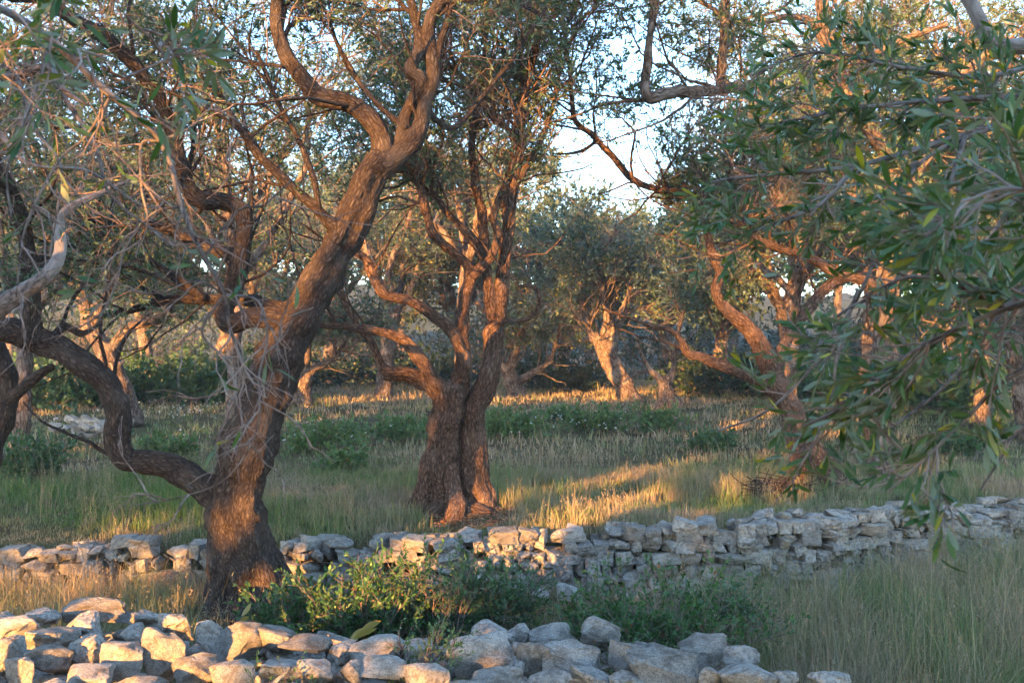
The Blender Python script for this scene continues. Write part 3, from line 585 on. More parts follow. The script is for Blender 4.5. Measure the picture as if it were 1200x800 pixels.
crown(tC, [C_tr[1]] + C_l, (BARK_C, TWIG, LEAF), n2=115, k3=8, k4=9, nl=11, l2=(.8, 1.8), keep=zC, t0=.6, up=.06, weights=[1, 1, 1, .6, .4, .4, .1, .9, .9, .02, 1], bare=.2, r2=.014, leaf=(.06, .016))

tD = thing('olive_tree', 'olive at right with splayed grey foot and one dead hooked limb reaching left', 'tree', (*P(965, 578, 12.6)[:2], ground(*P(965, 578, 12.6)[:2])), TREE_G)
d = 12.6
D_tr = [L((975, 592, d, 60), (966, 565, d, 46), (955, 538, d, 34), (942, 512, d, 30), (926, 478, d, 27), (908, 445, d, 25), (893, 408, d, 23), (876, 384, d, 20), (858, 368, d, 17), (846, 357, d, 13)),
        L((940, 590, d - .1, 22), (941, 560, d - .1, 22), (936, 530, d - .05, 22), (930, 500, d, 22)), L((1000, 588, d + .1, 24), (982, 565, d + .05, 26), (966, 540, d, 24)), L((1015, 590, d - .3, 12), (990, 574, d - .15, 20), (970, 550, d, 22))]
D_l = [L((858, 368, d, 14), (846, 357, d, 14), (840, 338, d, 13), (844, 320, d, 12), (836, 300, d, 12), (831, 282, d, 11), (826, 262, d - .1, 9), (815, 238, d - .1, 9), (798, 226, d - .15, 9), (770, 222, d - .2, 9), (742, 211, d - .25, 9), (718, 183, d - .3, 9), (694, 158, d - .3, 8), (674, 140, d - .3, 7), (668, 85, d - .3, 6), (660, 20, d - .3, 4)),
       L((925, 480, d, 20), (900, 455, d, 15), (876, 440, d - .05, 14), (850, 430, d - .1, 15), (826, 419, d - .15, 14), (806, 413, d - .2, 13), (797, 396, d - .2, 9), (782, 384, d - .25, 8), (768, 383, d - .25, 8), (742, 374, d - .3, 5), (700, 360, d - .4, 3)),
       L((905, 440, d, 20), (925, 395, d + .2, 15), (948, 362, d + .3, 14), (975, 332, d + .5, 14), (1002, 325, d + .6, 13), (1035, 340, d + .8, 10)),
       L((985, 326, d + .5, 12), (968, 314, d + .4, 12), (942, 298, d + .3, 12), (915, 292, d + .2, 10), (880, 275, d, 8), (860, 240, d - .1, 6), (850, 190, d - .2, 5)),
       L((700, 164, d - .3, 5), (680, 178, d - .2, 5), (650, 180, d - .1, 3))]
skeleton(D_tr, D_l, .017, BARK_C, tD, rough=.016)
zD = lambda p: (p[:, 2] > 3.0 + .3 * vnoise(p, 3)) & ~((p[:, 0] > .5) & (p[:, 0] < 1.9) & (p[:, 2] < 4.6))
crown(tD, D_l[:4], (BARK_C, TWIG, LEAF), n2=80, k3=8, k4=9, nl=14, l2=(.8, 1.8), keep=zD, t0=.3, up=.06, weights=[1, .02, 1, 1], bare=.15, r2=.014, leaf=(.064, .018))

tE = thing('olive_tree', 'tall olive behind the leafy branches at right, orange limbs climbing out of the picture', 'tree', (*P(1045, 560, 14)[:2], ground(*P(1045, 560, 14)[:2])), TREE_G)
d = 14.0
E_tr = [L((1035, 590, d, 46), (1032, 550, d, 36), (1030, 500, d, 34), (1036, 430, d, 32), (1042, 360, d, 28), (1040, 325, d, 25), (1050, 275, d, 22), (1057, 235, d, 20), (1052, 200, d, 18))]
E_l = [L((1057, 235, d, 18), (1045, 190, d, 17), (1022, 155, d, 17), (1000, 125, d - .1, 18), (985, 90, d - .2, 19), (975, 55, d - .2, 18), (964, 10, d - .2, 16), (955, -50, d - .2, 12), (940, -120, d, 8)),
       L((985, 100, d - .2, 14), (940, 100, d - .8, 12), (885, 99, d - 1.6, 12), (840, 106, d - 2.4, 14), (795, 108, d - 3, 15), (760, 114, d - 3.3, 14), (757, 95, d - 3.3, 12), (760, 60, d - 3.4, 11), (766, 10, d - 3.4, 11), (770, -50, d - 3.3, 9)),
       L((843, 108, d - 2.4, 13), (846, 70, d - 2.4, 12), (849, 25, d - 2.4, 12), (850, -40, d - 2.4, 10)),
       L((972, 58, d - .2, 13), (950, 28, d - .3, 11), (925, 20, d - .4, 8), (890, 30, d - .5, 5)),
       L((1005, 75, d - 1, 5), (1040, 55, d - 1.2, 8), (1075, 40, d - 1.4, 8), (1110, 28, d - 1.6, 7)), 
       L((1042, 345, d, 18), (1075, 325, d + .3, 16), (1100, 370, d + .6, 14), (1125, 410, d + .9, 18), (1160, 400, d + 1, 14), (1200, 360, d + 1, 12)),
       L((1057, 225, d, 15), (1090, 180, d, 14), (1130, 130, d - .2, 15), (1160, 100, d - .4, 13), (1200, 50, d - .4, 10)),
       L((1050, 290, d, 14), (1010, 250, d + .2, 12), (985, 200, d + .4, 10), (950, 170, d + .5, 8)),
       L((1095, 120, d - 1, 7), (1140, 80, d - 1.2, 14), (1165, 62, d - 1.4, 12), (1190, 80, d - 1.5, 10))]
skeleton(E_tr, E_l, .019, BARK_P, tE, rough=.014)
zE = lambda p: (p[:, 2] > 2.3 + .5 * vnoise(p, 3)) & (~((p[:, 0] > .5) & (p[:, 0] < 2.6) & (p[:, 2] < 3.9)))
crown(tE, E_l, (BARK_P, TWIG, LEAF), n2=150, k3=8, k4=9, nl=12, l2=(.9, 2.0), keep=zE, t0=.25, up=.04, weights=[1, .8, .8, .6, .3, 1, 1, 1, .4], bare=.1, r2=.015, leaf=(.066, .019))

# left-edge dark stems behind the long limb
tB = thing('olive_tree', 'dark forked olive stem cut off by the left edge of the picture', 'tree', (-5.3, 9.9, ground(-5.3, 9.9)), TREE_G)
B_tr = [L((-25, 590, 9.9, 40), (-15, 540, 9.9, 34), (3, 488, 9.9, 30), (8, 455, 9.9, 28), (0, 420, 9.9, 26), (-15, 380, 9.9, 24), (-20, 330, 9.9, 20))]
B_l = [L((5, 478, 9.9, 18), (25, 455, 9.8, 14), (48, 438, 9.7, 12), (62, 430, 9.7, 9)), L((-18, 350, 9.9, 18), (-40, 280, 9.9, 16), (-30, 200, 10, 12), (10, 120, 10, 9), (40, 60, 10, 6)), L((-15, 370, 9.9, 16), (20, 330, 10.2, 12), (70, 290, 10.5, 10), (130, 270, 10.8, 8), (180, 220, 11, 5))]
skeleton(B_tr, B_l, .018, BARK_A, tB)
crown(tB, B_l[1:], (BARK_A, TWIG, LEAF), n2=46, k3=7, k4=8, nl=10, l2=(.8, 1.8), keep=lambda p: p[:, 2] > 2.2, t0=.3, bare=.3, leaf=(.056, .014))

# ------------------------------------------------------------------ the wood behind
def far_tree(label, base, H, cr_r, lean, seed, trunk_r=.28, mt=None, spec=None, zmin=1.6, n2=50, nleaf=13, leaf=(.11, .042), lm=None, name='olive_tree', group='olive trees in the wood behind', width=1.0, pad=.1):
    rg = np.random.default_rng(seed); bx, by = base; z = float(ground(bx, by)); t = thing(name, label, 'tree', (bx, by, z), group)
    mt = mt or BARK_P; fork = H * rg.uniform(.26, .34)
    if spec is None:
        tr = [W((bx, by, z - .3, trunk_r * 1.5), (bx + lean * .1, by, z + .15, trunk_r * 1.15), (bx + lean * .5, by, z + fork * .6, trunk_r * .9), (bx + lean, by, z + fork, trunk_r * .85), gn=.05, seed=seed)]
        top = np.array([bx + lean, by, z + fork]); lb = []
        for k in range(5):
            a = k * 1.257 + rg.uniform(-.4, .4); o = rg.uniform(.5, .85) * cr_r * width; h = (H - fork) * rg.uniform(.55, .85)
            dv = np.array([math.cos(a) * o, math.sin(a) * o, h]); sd = rg.normal(0, .18, 3) * cr_r * .5
            lb.append(W((*(top - [0, 0, .1]), trunk_r * .6), (*(top + dv * .3 + sd * .6), trunk_r * .45), (*(top + dv * .62 - sd * .4), trunk_r * .3), (*(top + dv), trunk_r * .12), gn=.08, seed=seed + k))
    else: tr, lb = spec
    skeleton(tr, lb, .035 if by < 32 else .05, mt, t, rough=.01)
    g = [q for q in lb]
    crown(t, g, (mt, TWIG_G, lm or LEAF_B), n2=n2, k3=7, k4=7, nl=nleaf, l2=(cr_r * .35, cr_r * .75), l3=(.4, 1.0), l4=(.25, .6), leaf=leaf, keep=(lambda p: p[:, 2] > zmin + z + .4 * vnoise(p * .7, seed)), t0=.25, up=.02,
          bare=.05, r2=.03, sides=(4, 3, 3), zdroop=-.04, beams=1, pad=pad)
    return t
def at(px, d, wd=0): return ((px - 600) / F * d, d)
dF = 28
F_ = far_tree('pale trunked olive leaning left, bright in the sun beyond the shrubs right of centre', at(740, dF), 5.0, 2.4, 0, 1, zmin=2.2, mt=BARK_P,
    spec=([L((742, 480, dF, 38), (738, 466, dF, 30), (728, 446, dF, 25), (714, 420, dF, 23), (706, 404, dF, 22))],
          [L((712, 415, dF, 18), (698, 398, dF, 13), (690, 384, dF, 9), (680, 350, dF, 6)), L((714, 420, dF, 18), (720, 394, dF, 15), (727, 372, dF, 13), (735, 350, dF, 8), (750, 310, dF, 6)), L((705, 408, dF, 14), (712, 370, dF, 10), (700, 320, dF, 7), (690, 280, dF, 4))]))
far_tree('squat hollow olive stump with two thin pale forks, right of the sunlit leaning trunk', at(782, 25), 4.2, 1.8, 0, 2, zmin=2.6, n2=16, mt=BARK_P,
    spec=([L((784, 482, 25, 36), (782, 466, 25, 28), (780, 450, 25, 18))], [L((780, 452, 25, 14), (770, 440, 25, 10), (760, 430, 25, 7), (745, 400, 25, 4)), L((782, 452, 25, 14), (790, 432, 25, 9), (791, 408, 25, 7), (800, 370, 25, 5), (810, 330, 25, 3))]))
far_tree('olive with a short brown trunk just right of the twin stemmed olive', at(603, 30), 5.0, 2.4, 0, 3, zmin=1.7, n2=40,
    spec=([L((606, 470, 30, 30), (602, 452, 30, 24), (596, 440, 30, 18))], [L((600, 450, 30, 14), (590, 430, 30, 10), (575, 390, 30, 8), (560, 340, 30, 5)), L((603, 450, 30, 14), (622, 438, 30, 10), (645, 420, 30, 7), (660, 370, 30, 5)), L((598, 440, 30, 12), (610, 390, 30, 9), (620, 330, 30, 6), (615, 290, 30, 4))]))
far_tree('pale split olive trunk seen between the big dark trunk and the twin stemmed olive', at(355, 26), 4.6, 2.2, 0, 4, zmin=1.8, n2=36,
    spec=([L((352, 475, 26, 32), (354, 455, 26, 24), (358, 436, 26, 20))], [L((354, 450, 26, 12), (346, 430, 26, 10), (335, 380, 26, 8), (310, 330, 26, 5)), L((358, 440, 26, 14), (372, 430, 26, 10), (395, 415, 26, 8), (420, 370, 26, 5)), L((358, 440, 26, 12), (362, 390, 26, 8), (370, 340, 26, 6), (380, 300, 26, 4))]))
far_tree('pinkish olive trunk leaning left behind the long elbowed limb', at(150, 21), 5, 2.4, 0, 5, zmin=2.1, n2=36,
    spec=([L((152, 500, 21, 40), (146, 470, 21, 30), (138, 445, 21, 26), (126, 418, 21, 25), (112, 395, 21, 22), (104, 380, 21, 20))], [L((108, 388, 21, 16), (103, 372, 21, 14), (95, 330, 21, 10), (60, 270, 21, 7), (40, 200, 21, 4)), L((126, 418, 21, 14), (150, 385, 21, 12), (190, 372, 21, 14), (205, 345, 21, 9), (230, 270, 21, 6)), L((108, 388, 21, 12), (130, 330, 21, 9), (150, 260, 21, 6))]))
SKY = [("grey leaved olive at the back of the clearing, left of the leaning sunlit trunk", 655, 36, 7.3, 2.9, .3, .5), ("round crowned olive behind the hollow stump", 790, 40, 7.0, 3.4, -.4, .6),
       ("dark spreading olive at the back, right of the leaning sunlit trunk", 840, 33, 6.6, 3.2, .2, .6), ("tall olive at the back behind the dead hooked limb", 930, 30, 8.2, 3.4, -.3, .6), ("olive in shade behind the leafy branches at the right edge", 1130, 24, 7.2, 3.2, .3, .9),
       ("olive in the wood directly behind the orange limbed tree", 1030, 27, 8.4, 3.2, .2, .7), ("pale green olive behind the twin stemmed trunk", 545, 34, 8.4, 3.4, -.2, .7), ("olive in the wood left of the twin stemmed trunk", 450, 31, 8.2, 3.4, .3, .7),
       ("airy olive behind the top of the big dark trunk", 385, 40, 10, 4.0, .2, 1.2), ("olive behind the dark trunk, above the green scrub", 255, 31, 7.8, 3.4, .3, 1.5), ("olive far left above the scrub", 175, 36, 9.0, 3.8, -.3, 1.5), ("olive at the far left edge of the wood", 30, 27, 7.8, 3.3, .2, 1.2),
       ("tall thin olive rising behind the left limbs", 95, 44, 11, 4.2, .2, 1.2), ("distant olive closing the gap in the middle of the wood", 690, 55, 9.8, 4.6, .1, .4), ("distant olive right of the gap of sky", 860, 50, 11.5, 4.6, .1, .5), ("distant olive left of the gap of sky", 570, 50, 11.0, 4.4, .1, .5),
       ("olive standing in the shade at far right", 1210, 19, 6.6, 2.8, -.3, 1.0), ("distant olive behind the right hand trees", 1090, 46, 12, 4.8, .1, .5), ("distant olive behind the left hand crowns", 320, 52, 12, 5, .1, .8),
       ("distant olive at the very left of the back row", 10, 50, 12, 5, .1, .8), ("distant olive in the back row at far right", 1190, 40, 10, 4.4, .1, .5), ("distant olive between the two left back crowns", 470, 58, 12.5, 5, .1, .8), ("distant olive in the back row behind the hooked limb", 980, 56, 13.5, 5.2, .1, .5)]
for k, (lab, px, dd, H, cw, lean, zm) in enumerate(SKY):
    far_tree(lab, at(px, dd), H, cw, lean, 20 + k, trunk_r=.24, zmin=zm, n2=int(56 + 10 * (dd > 30)), leaf=(.11, .043) if dd < 32 else (.16, .07) if dd < 48 else (.2, .1), nleaf=11)
# middle distance crowns whose trunks stand behind the nearer trunks
for k, (lab, px, dd, H, cw, zm) in enumerate([('olive whose trunk hides behind the big dark trunk', 272, 17.5, 9.3, 3.6, 2.9), ('olive whose trunk hides behind the twin stemmed trunk', 540, 21, 10.4, 3.6, 3.6), ('olive just behind the orange limbed tree', 1015, 18.5, 9.6, 3.5, 2.6),
                                       ('olive behind the left edge limbs in the middle distance', 25, 17, 9.0, 3.5, 2.4), ('high crowned olive behind the splayed foot tree', 925, 20, 10, 3.2, 3.0), ('tall olive in the middle distance behind the top right leaves', 1150, 21, 10.5, 3.8, 2.6)]):
    far_tree(lab, at(px, dd), H, cw, .1, 50 + k, trunk_r=.13, zmin=zm, n2=72, leaf=(.075, .024), nleaf=14, lm=LEAF)

# unseen trees put behind the photographer to shade the clearing, gaps left for sun
for k, (x, y, H, cw, zm) in enumerate([(-2.2, -5.2, 5.0, 2.6, .7), (-6.5, -6.5, 5.6, 2.9, .7), (-11, -6.0, 6, 3.0, .7), (-15.5, -5.0, 6, 3.0, .7), (-8.6, -10.5, 9.3, 3.9, .8), (-3.0, -10.5, 8.8, 3.7, .8), (-14.3, -10.5, 9.6, 4.0, .8), (1.2, -8, 5.6, 2.6, .8), (-20.5, -9.5, 9.4, 4.0, .8), (-26.5, -8, 9.4, 4.0, .8), (-4.4, -4.0, 5.2, 2.2, .5)]):
    far_tree(['olive behind the camera, nearest of those out of the picture', 'olive behind the camera, second from the right', 'olive behind the camera, third from the right', 'olive behind the camera at the far left', 'olive in the second row behind the camera, middle', 'olive in the second row behind the camera, right', 'olive in the second row behind the camera, left', 'olive behind the camera, rightmost', 'tall olive far to the left behind the camera', 'olive furthest left of all behind the camera', 'smallest olive behind the camera, between the two nearest'][k],
             (x, y), H, cw, .2, 60 + k, zmin=zm, n2=int(90 + 40 * (H > 8)), leaf=(.16, .075), nleaf=12, group='olive trees behind the camera', width=1.15, pad=.24)

# ------------------------------------------------------------------ near trees whose branches hang into the picture
n1 = thing('olive_tree', 'near olive whose bare pinkish twigs and smooth pale limb reach in from the left', 'tree', (-3.5, 4.0, ground(-3.5, 4.0)), 'near olives reaching into the picture')
N1_tr = [W((-3.5, 4.0, -.4, .24), (-3.5, 4.0, 0, .19), (-3.55, 4.1, .7, .15), (-3.4, 4.3, 1.4, .13), (-3.5, 4.0, 2.0, .10))]
N1_l = [np.vstack([W((-3.4, 4.3, 1.4, .09), (-3.0, 4.7, 1.65, .07), (*P(-50, 395, 5), .055)), L((-20, 378, 5, 25), (0, 362, 5, 24), (35, 338, 5, 21), (60, 317, 5, 18), (71, 288, 5, 16), (70, 262, 5, 14), (86, 239, 5, 12), (128, 222, 5.1, 9), (165, 205, 5.2, 6))]),
        np.vstack([W((-3.5, 4.0, 2.0, .08), (-3.0, 3.9, 2.5, .06), (*P(-120, 60, 3.6), .035)), L((-60, 80, 3.5, 18), (10, 88, 3.4, 15), (55, 78, 3.3, 13), (75, 105, 3.2, 10), (100, 120, 3.1, 8))]),
        np.vstack([W((-3.5, 4.0, 2.0, .06), (-2.4, 3.2, 2.8, .04), (*P(-80, -60, 2.4), .02)), L((-20, 0, 2.4, 12), (60, 50, 2.4, 10), (130, 110, 2.45, 9), (190, 165, 2.5, 8), (215, 240, 2.5, 7), (240, 300, 2.5, 6), (262, 345, 2.5, 5), (268, 385, 2.5, 4), (290, 440, 2.5, 3))])]
skeleton(N1_tr, N1_l[:2], .012, BARK_G, n1, rough=.004)
def sh(nodes): return L(*nodes, gn=.006)
dd = 2.5
N1_t = [N1_l[2], sh([(262, 345, dd, 4), (300, 352, dd, 3.5), (312, 395, dd, 3), (303, 440, dd, 3), (300, 500, dd, 2.5), (265, 560, dd, 2.2), (215, 580, dd, 2), (160, 590, dd, 1.5)]), sh([(262, 345, dd, 4), (238, 390, dd, 3.5), (262, 420, dd, 3), (275, 460, dd, 2.8), (250, 520, dd, 2)]),
        sh([(190, 165, dd, 5), (165, 170, dd, 4), (165, 220, dd, 3.5), (175, 260, dd, 3), (160, 300, dd, 2.5)]), sh([(215, 240, dd, 4), (180, 250, dd, 3), (150, 290, dd, 3), (135, 330, dd, 2.5), (110, 380, dd, 2)]), sh([(240, 300, dd, 4), (275, 250, dd, 3), (310, 240, dd, 2.5), (345, 210, dd, 2)]),
        sh([(303, 420, dd, 2.5), (330, 395, dd, 2), (345, 370, dd, 2), (365, 360, dd, 1.5)]), sh([(130, 110, dd, 5), (100, 160, dd, 4), (70, 190, dd, 3), (30, 270, dd, 3), (20, 350, dd, 2)]), sh([(60, 50, dd, 5), (30, 140, dd, 4), (10, 200, dd, 3), (15, 260, dd, 3)]),
        sh([(190, 165, dd, 5), (225, 150, dd, 4), (250, 130, dd, 3), (290, 150, dd, 2)]), sh([(262, 345, dd, 3), (232, 330, dd, 2.5), (190, 345, dd, 2), (150, 340, dd, 2)]), sh([(20, 90, 3.3, 8), (40, 150, 3.3, 5), (70, 200, 3.3, 4), (60, 300, 3.3, 3)]), sh([(60, 90, 3.3, 8), (110, 170, 3.2, 6), (130, 230, 3.2, 4), (200, 290, 3.1, 3)]),
        sh([(-20, 130, 3.4, 8), (30, 190, 3.3, 5), (100, 200, 3.2, 4), (160, 240, 3.1, 3)])]
thin(n1, N1_t, BARK_G, 'branch')
def shoots(parent, paths, n3, l3, k4, l4, nl, leaf, lm, tm, t0=.1, detail=2, weights=None, up=-.01, dryp=.045, leafp=1.0, jit=.16, names=('twigs', 'crown')):
    gt, gl = Geo(), Geo()
    s, d_, r = from_paths(paths, n3, t0, (25, 65), weights); p3, r3 = grow(s, d_, R.uniform(*l3, n3), np.full(n3, .0028), 7, jit, up)
    batch_tubes(gt, p3, np.maximum(r3, .0012), 5)
    s, d_, r, _, _ = kids(p3, r3, k4, .2, (25, 60)); p4, r4 = grow(s, d_, R.uniform(*l4, len(s)), np.full(len(s), .0015), 5, .12, up)
    batch_tubes(gt, p4, np.maximum(r4, .0008), 4)
    q = R.uniform(0, 1, len(p4)) < leafp
    leafy(gl, p4[q], nl, leaf[0], leaf[1], detail, dryp=dryp, tmin=.1)
    obj(names[0], gt.mesh(names[0], tm, parent.location), parent, kind='stuff')
    if gl.n: obj(names[1], gl.mesh(names[1], lm, parent.location), parent, kind='stuff')
shoots(n1, N1_t + [N1_l[0][30:]], 150, (.08, .28), 3, (.04, .13), 4, (.05, .011), LEAF_N, TWIG_G, leafp=.05, up=-.02, jit=.28, names=('bare_twigs', 'leaves'))
shoots(n1, [N1_l[1][14:], sh([(-60, -30, 2.0, 8), (30, 20, 2.0, 6), (90, 60, 2.0, 5), (160, 100, 2.0, 4)]), sh([(40, -60, 2.1, 8), (110, -10, 2.1, 6), (160, 30, 2.1, 4), (200, 60, 2.1, 3)]), sh([(-60, 60, 2.2, 6), (0, 60, 2.2, 5), (60, 45, 2.2, 3)])],
       34, (.12, .3), 3, (.06, .14), 7, (.055, .012), LEAF_N, TWIG_G, leafp=.7, names=('leafy_twigs', 'leaves'))
# single sprigs on the bare twig in front of the dark trunk
g = Geo(); s0 = np.array([P(x, y, 2.5) for x, y in [(312, 425), (314, 410), (335, 372), (345, 362), (322, 432), (300, 356), (118, 160), (150, 140), (160, 128), (172, 122), (185, 130), (160, 145), (128, 150), (175, 150), (243, 300), (262, 310), (225, 310)]])
dv = np.array([(-.1, 0, -.9), (.2, 0, -1), (1, .2, .5), (.3, .2, 1), (1, .1, -.4), (-.6, .3, .6), (-1, 0, .8), (-.3, .3, 1), (.2, 0, 1), (.6, .2, 1), (1, 0, .5), (-.9, .1, .2), (-1, .1, -.1), (.4, 0, -.8), (-1, 0, .4), (-.8, .1, .5), (-1, 0, -.1)])
leaves(g, s0, dv, np.full(len(s0), .062), np.full(len(s0), .014), 2, .3); obj('sprig_leaves', g.mesh('sprig_leaves', LEAF_N, n1.location), n1)

n2 = thing('olive_tree', 'near olive whose dark glossy leafy branches hang across the right side', 'tree', (3.3, 3.4, ground(3.3, 3.4)), 'near olives reaching into the picture')
N2_tr = [W((3.3, 3.4, -.4, .26), (3.3, 3.4, 0, .2), (3.4, 3.3, .8, .17), (3.2, 3.2, 1.6, .15), (3.0, 3.0, 2.2, .12))]
dp = 3.6
N2_l = [np.vstack([W((3.0, 3.0, 2.2, .10), (2.6, 3.3, 2.75, .07)), L((1330, 100, dp, 30), (1260, 70, dp, 26), (1215, 56, dp, 24), (1180, 55, dp, 22), (1162, 48, dp, 21), (1148, 22, dp, 20), (1130, -8, dp, 18), (1095, -50, dp, 14), (1040, -110, dp, 8))]),
        W((3.0, 3.0, 2.2, .09), (2.6, 2.8, 2.5, .06), (*P(1290, 120, 2.9), .03), (*P(1240, 150, 2.8), .02)), W((3.2, 3.2, 1.5, .08), (2.6, 2.4, 1.9, .05), (*P(1360, 340, 1.9), .025), (*P(1250, 340, 1.85), .012))]
skeleton(N2_tr, N2_l, .012, BARK_G, n2, rough=.005)
N2_t = [sh([(1290, 120, 2.9, 14), (1200, 140, 2.8, 11), (1130, 160, 2.8, 9), (1000, 195, 2.8, 7), (900, 205, 2.9, 5), (835, 215, 3.0, 3)]), sh([(1280, 110, 2.9, 12), (1180, 115, 2.8, 9), (1080, 120, 2.8, 7), (980, 130, 2.8, 5), (890, 150, 2.9, 3)]),
        sh([(1280, 250, 1.75, 9), (1200, 225, 1.7, 7), (1150, 230, 1.7, 5), (1100, 262, 1.7, 4)]), sh([(1280, 330, 1.8, 10), (1180, 360, 1.85, 8), (1100, 395, 1.9, 6), (1040, 430, 2.0, 5), (990, 475, 2.1, 4), (940, 500, 2.1, 3)]),
        sh([(1280, 400, 1.9, 9), (1180, 445, 1.9, 7), (1130, 490, 2.0, 5), (1080, 540, 2.0, 4), (1040, 575, 2.0, 3)]), sh([(1280, 450, 2.0, 8), (1200, 500, 2.0, 6), (1170, 545, 2.0, 4), (1150, 575, 2.0, 3)]),
        sh([(1000, 195, 2.8, 6), (960, 240, 2.8, 5), (900, 265, 2.9, 4), (850, 285, 2.9, 3)]), sh([(1080, 170, 2.8, 7), (1040, 260, 2.8, 6), (1010, 340, 2.8, 5), (960, 420, 2.9, 4), (900, 480, 2.9, 4), (840, 505, 2.9, 3)]),
        sh([(1130, 160, 2.7, 7), (1100, 250, 2.6, 6), (1050, 330, 2.5, 5), (1000, 360, 2.5, 4), (960, 385, 2.5, 3)]), sh([(1005, 340, 2.8, 5), (980, 420, 2.8, 4), (970, 480, 2.8, 3), (930, 520, 2.8, 3)]), sh([(1180, 360, 1.85, 6), (1110, 330, 1.9, 5), (1060, 325, 1.9, 4), (1010, 350, 2, 3)]),
        sh([(1280, 180, 2.2, 9), (1220, 200, 2.2, 7), (1160, 280, 2.2, 5), (1130, 330, 2.2, 4)]), sh([(1280, 300, 2.4, 9), (1200, 340, 2.4, 7), (1120, 440, 2.4, 5), (1060, 490, 2.4, 4), (1000, 530, 2.4, 3)]), sh([(1160, 150, 2.7, 6), (1080, 190, 2.7, 5), (1030, 270, 2.6, 4)]),
        sh([(1240, 60, 3.3, 9), (1160, 90, 3.2, 7), (1060, 80, 3.2, 5), (960, 60, 3.2, 4), (880, 90, 3.2, 3)])]
thin(n2, N2_t, BARK_G, 'branch')
shoots(n2, N2_t, 265, (.08, .25), 3, (.05, .13), 9, (.047, .0102), LEAF_N, TWIG_G, t0=.05, up=.01, leafp=.92, weights=[1.3, 1.2, 3.0, 1.3, .6, .6, .8, .25, .7, .15, 1.2, 2.4, .6, 1.2, 1.2], names=('leafy_twigs', 'leaves'))

# ------------------------------------------------------------------ shrubs
def shrub(label, base, Wd, H, m, leafsz=(.028, .013), n=36, seed=0, name='mastic_shrub', cat='shrub', group='shrubs of the clearing', nl=12, dens=1.0, det=0, dryp=.01):
    x, y = base; z = float(ground(x, y)); t = thing(name, label, cat, (x, y, z), group); gs, gl = Geo(), Geo()
    a = R.uniform(0, 2 * np.pi, n); rr = np.sqrt(R.uniform(0, 1, n)) * Wd * .22
    s = np.stack([x + rr * np.cos(a), y + rr * np.sin(a), np.full(n, z - .03)], -1)
    out = R.uniform(.1, 1, n)[:, None]; dr_ = nrm(np.stack([np.cos(a), np.sin(a), 0 * a], -1) * out * Wd / H * .9 + np.array([0, 0, 1.]))
    ln = H * R.uniform(.6, 1.15, n) * (1 + .4 * out[:, 0] * min(Wd / H, 2) * .5)
    p2, r2 = grow(s, dr_, ln, np.full(n, .006 * max(H, .6)), 7, .15, .03); batch_tubes(gs, p2, r2, 4)
    s, d_, r, _, _ = kids(p2, r2, int(9 * dens), .25, (25, 70)); p3, r3 = grow(s, d_, R.uniform(.15, .4, len(s)) * max(H, .5), np.full(len(s), .003), 5, .15, .04)
    k = p3[:, 3, 2] > ground(p3[:, 3, 0], p3[:, 3, 1]); p3, r3 = p3[k], r3[k]; batch_tubes(gs, p3, r3, 3)
    leafy(gl, p3, nl, leafsz[0], leafsz[1], det, tmin=.1, dryp=dryp)
    obj('stems', gs.mesh('stems', TWIG, t.location), t, kind='stuff'); obj('foliage', gl.mesh('foliage', m, t.location, det > 0), t, kind='stuff')
    return t
for (lab, px, d_, wd, hh, m, sz, n) in [
    ('sunlit green mastic bush at the foot of the big dark trunk', 350, 7.4, .6, .46, MASTIC_F, (.026, .012), 34),
    ('broad green bush in shade between the big trunk and the tall sprigs', 436, 7.4, .75, .58, MASTIC_F, (.028, .013), 46),
    ('loose green bush with tall sprigs rising past the terrace wall below the twin stemmed olive', 512, 7.6, .6, .62, SCRUB, (.032, .012), 40),
    ('feathery grey green bush against the terrace wall left of the darkest bush', 578, 7.7, .55, .5, SCRUB, (.03, .009), 44),
    ('darkest dense mastic bush behind the largest boulder', 768, 6.9, .95, .62, MASTIC_F, (.026, .012), 60),
    ('small bright green bush touching the darkest bush on its left', 700, 7.0, .35, .4, MASTIC_F, (.026, .012), 18),
    ('small bush under the terrace wall at the foot of its highest stretch', 850, 7.6, .6, .5, SCRUB, (.028, .01), 18)]:
    shrub(lab, at(px, d_), wd, hh, m, (sz[0] * 1.45, sz[1] * 1.5), int(n * 1.35))
for (lab, px, d_, wd, hh, n) in [('bright green sprig growing out of the front wall below the sunlit boulders', 330, 5.2, .3, .22, 9), ('upright leafy sprigs in front of the front wall, left of its middle', 495, 5.5, .34, .36, 12), ('tiny green tuft between the boulders right of the middle', 722, 6.0, .14, .12, 6)]:
    shrub(lab, at(px, d_), wd, hh, MASTIC, (.026, .011), n, det=1, nl=9, dens=.7)
tallg = shrub('thin tall sprigs standing up in front of the mound of the twin stemmed olive', at(522, 7.2), .3, .85, SCRUB, (.034, .013), 8, dens=.8, nl=9)
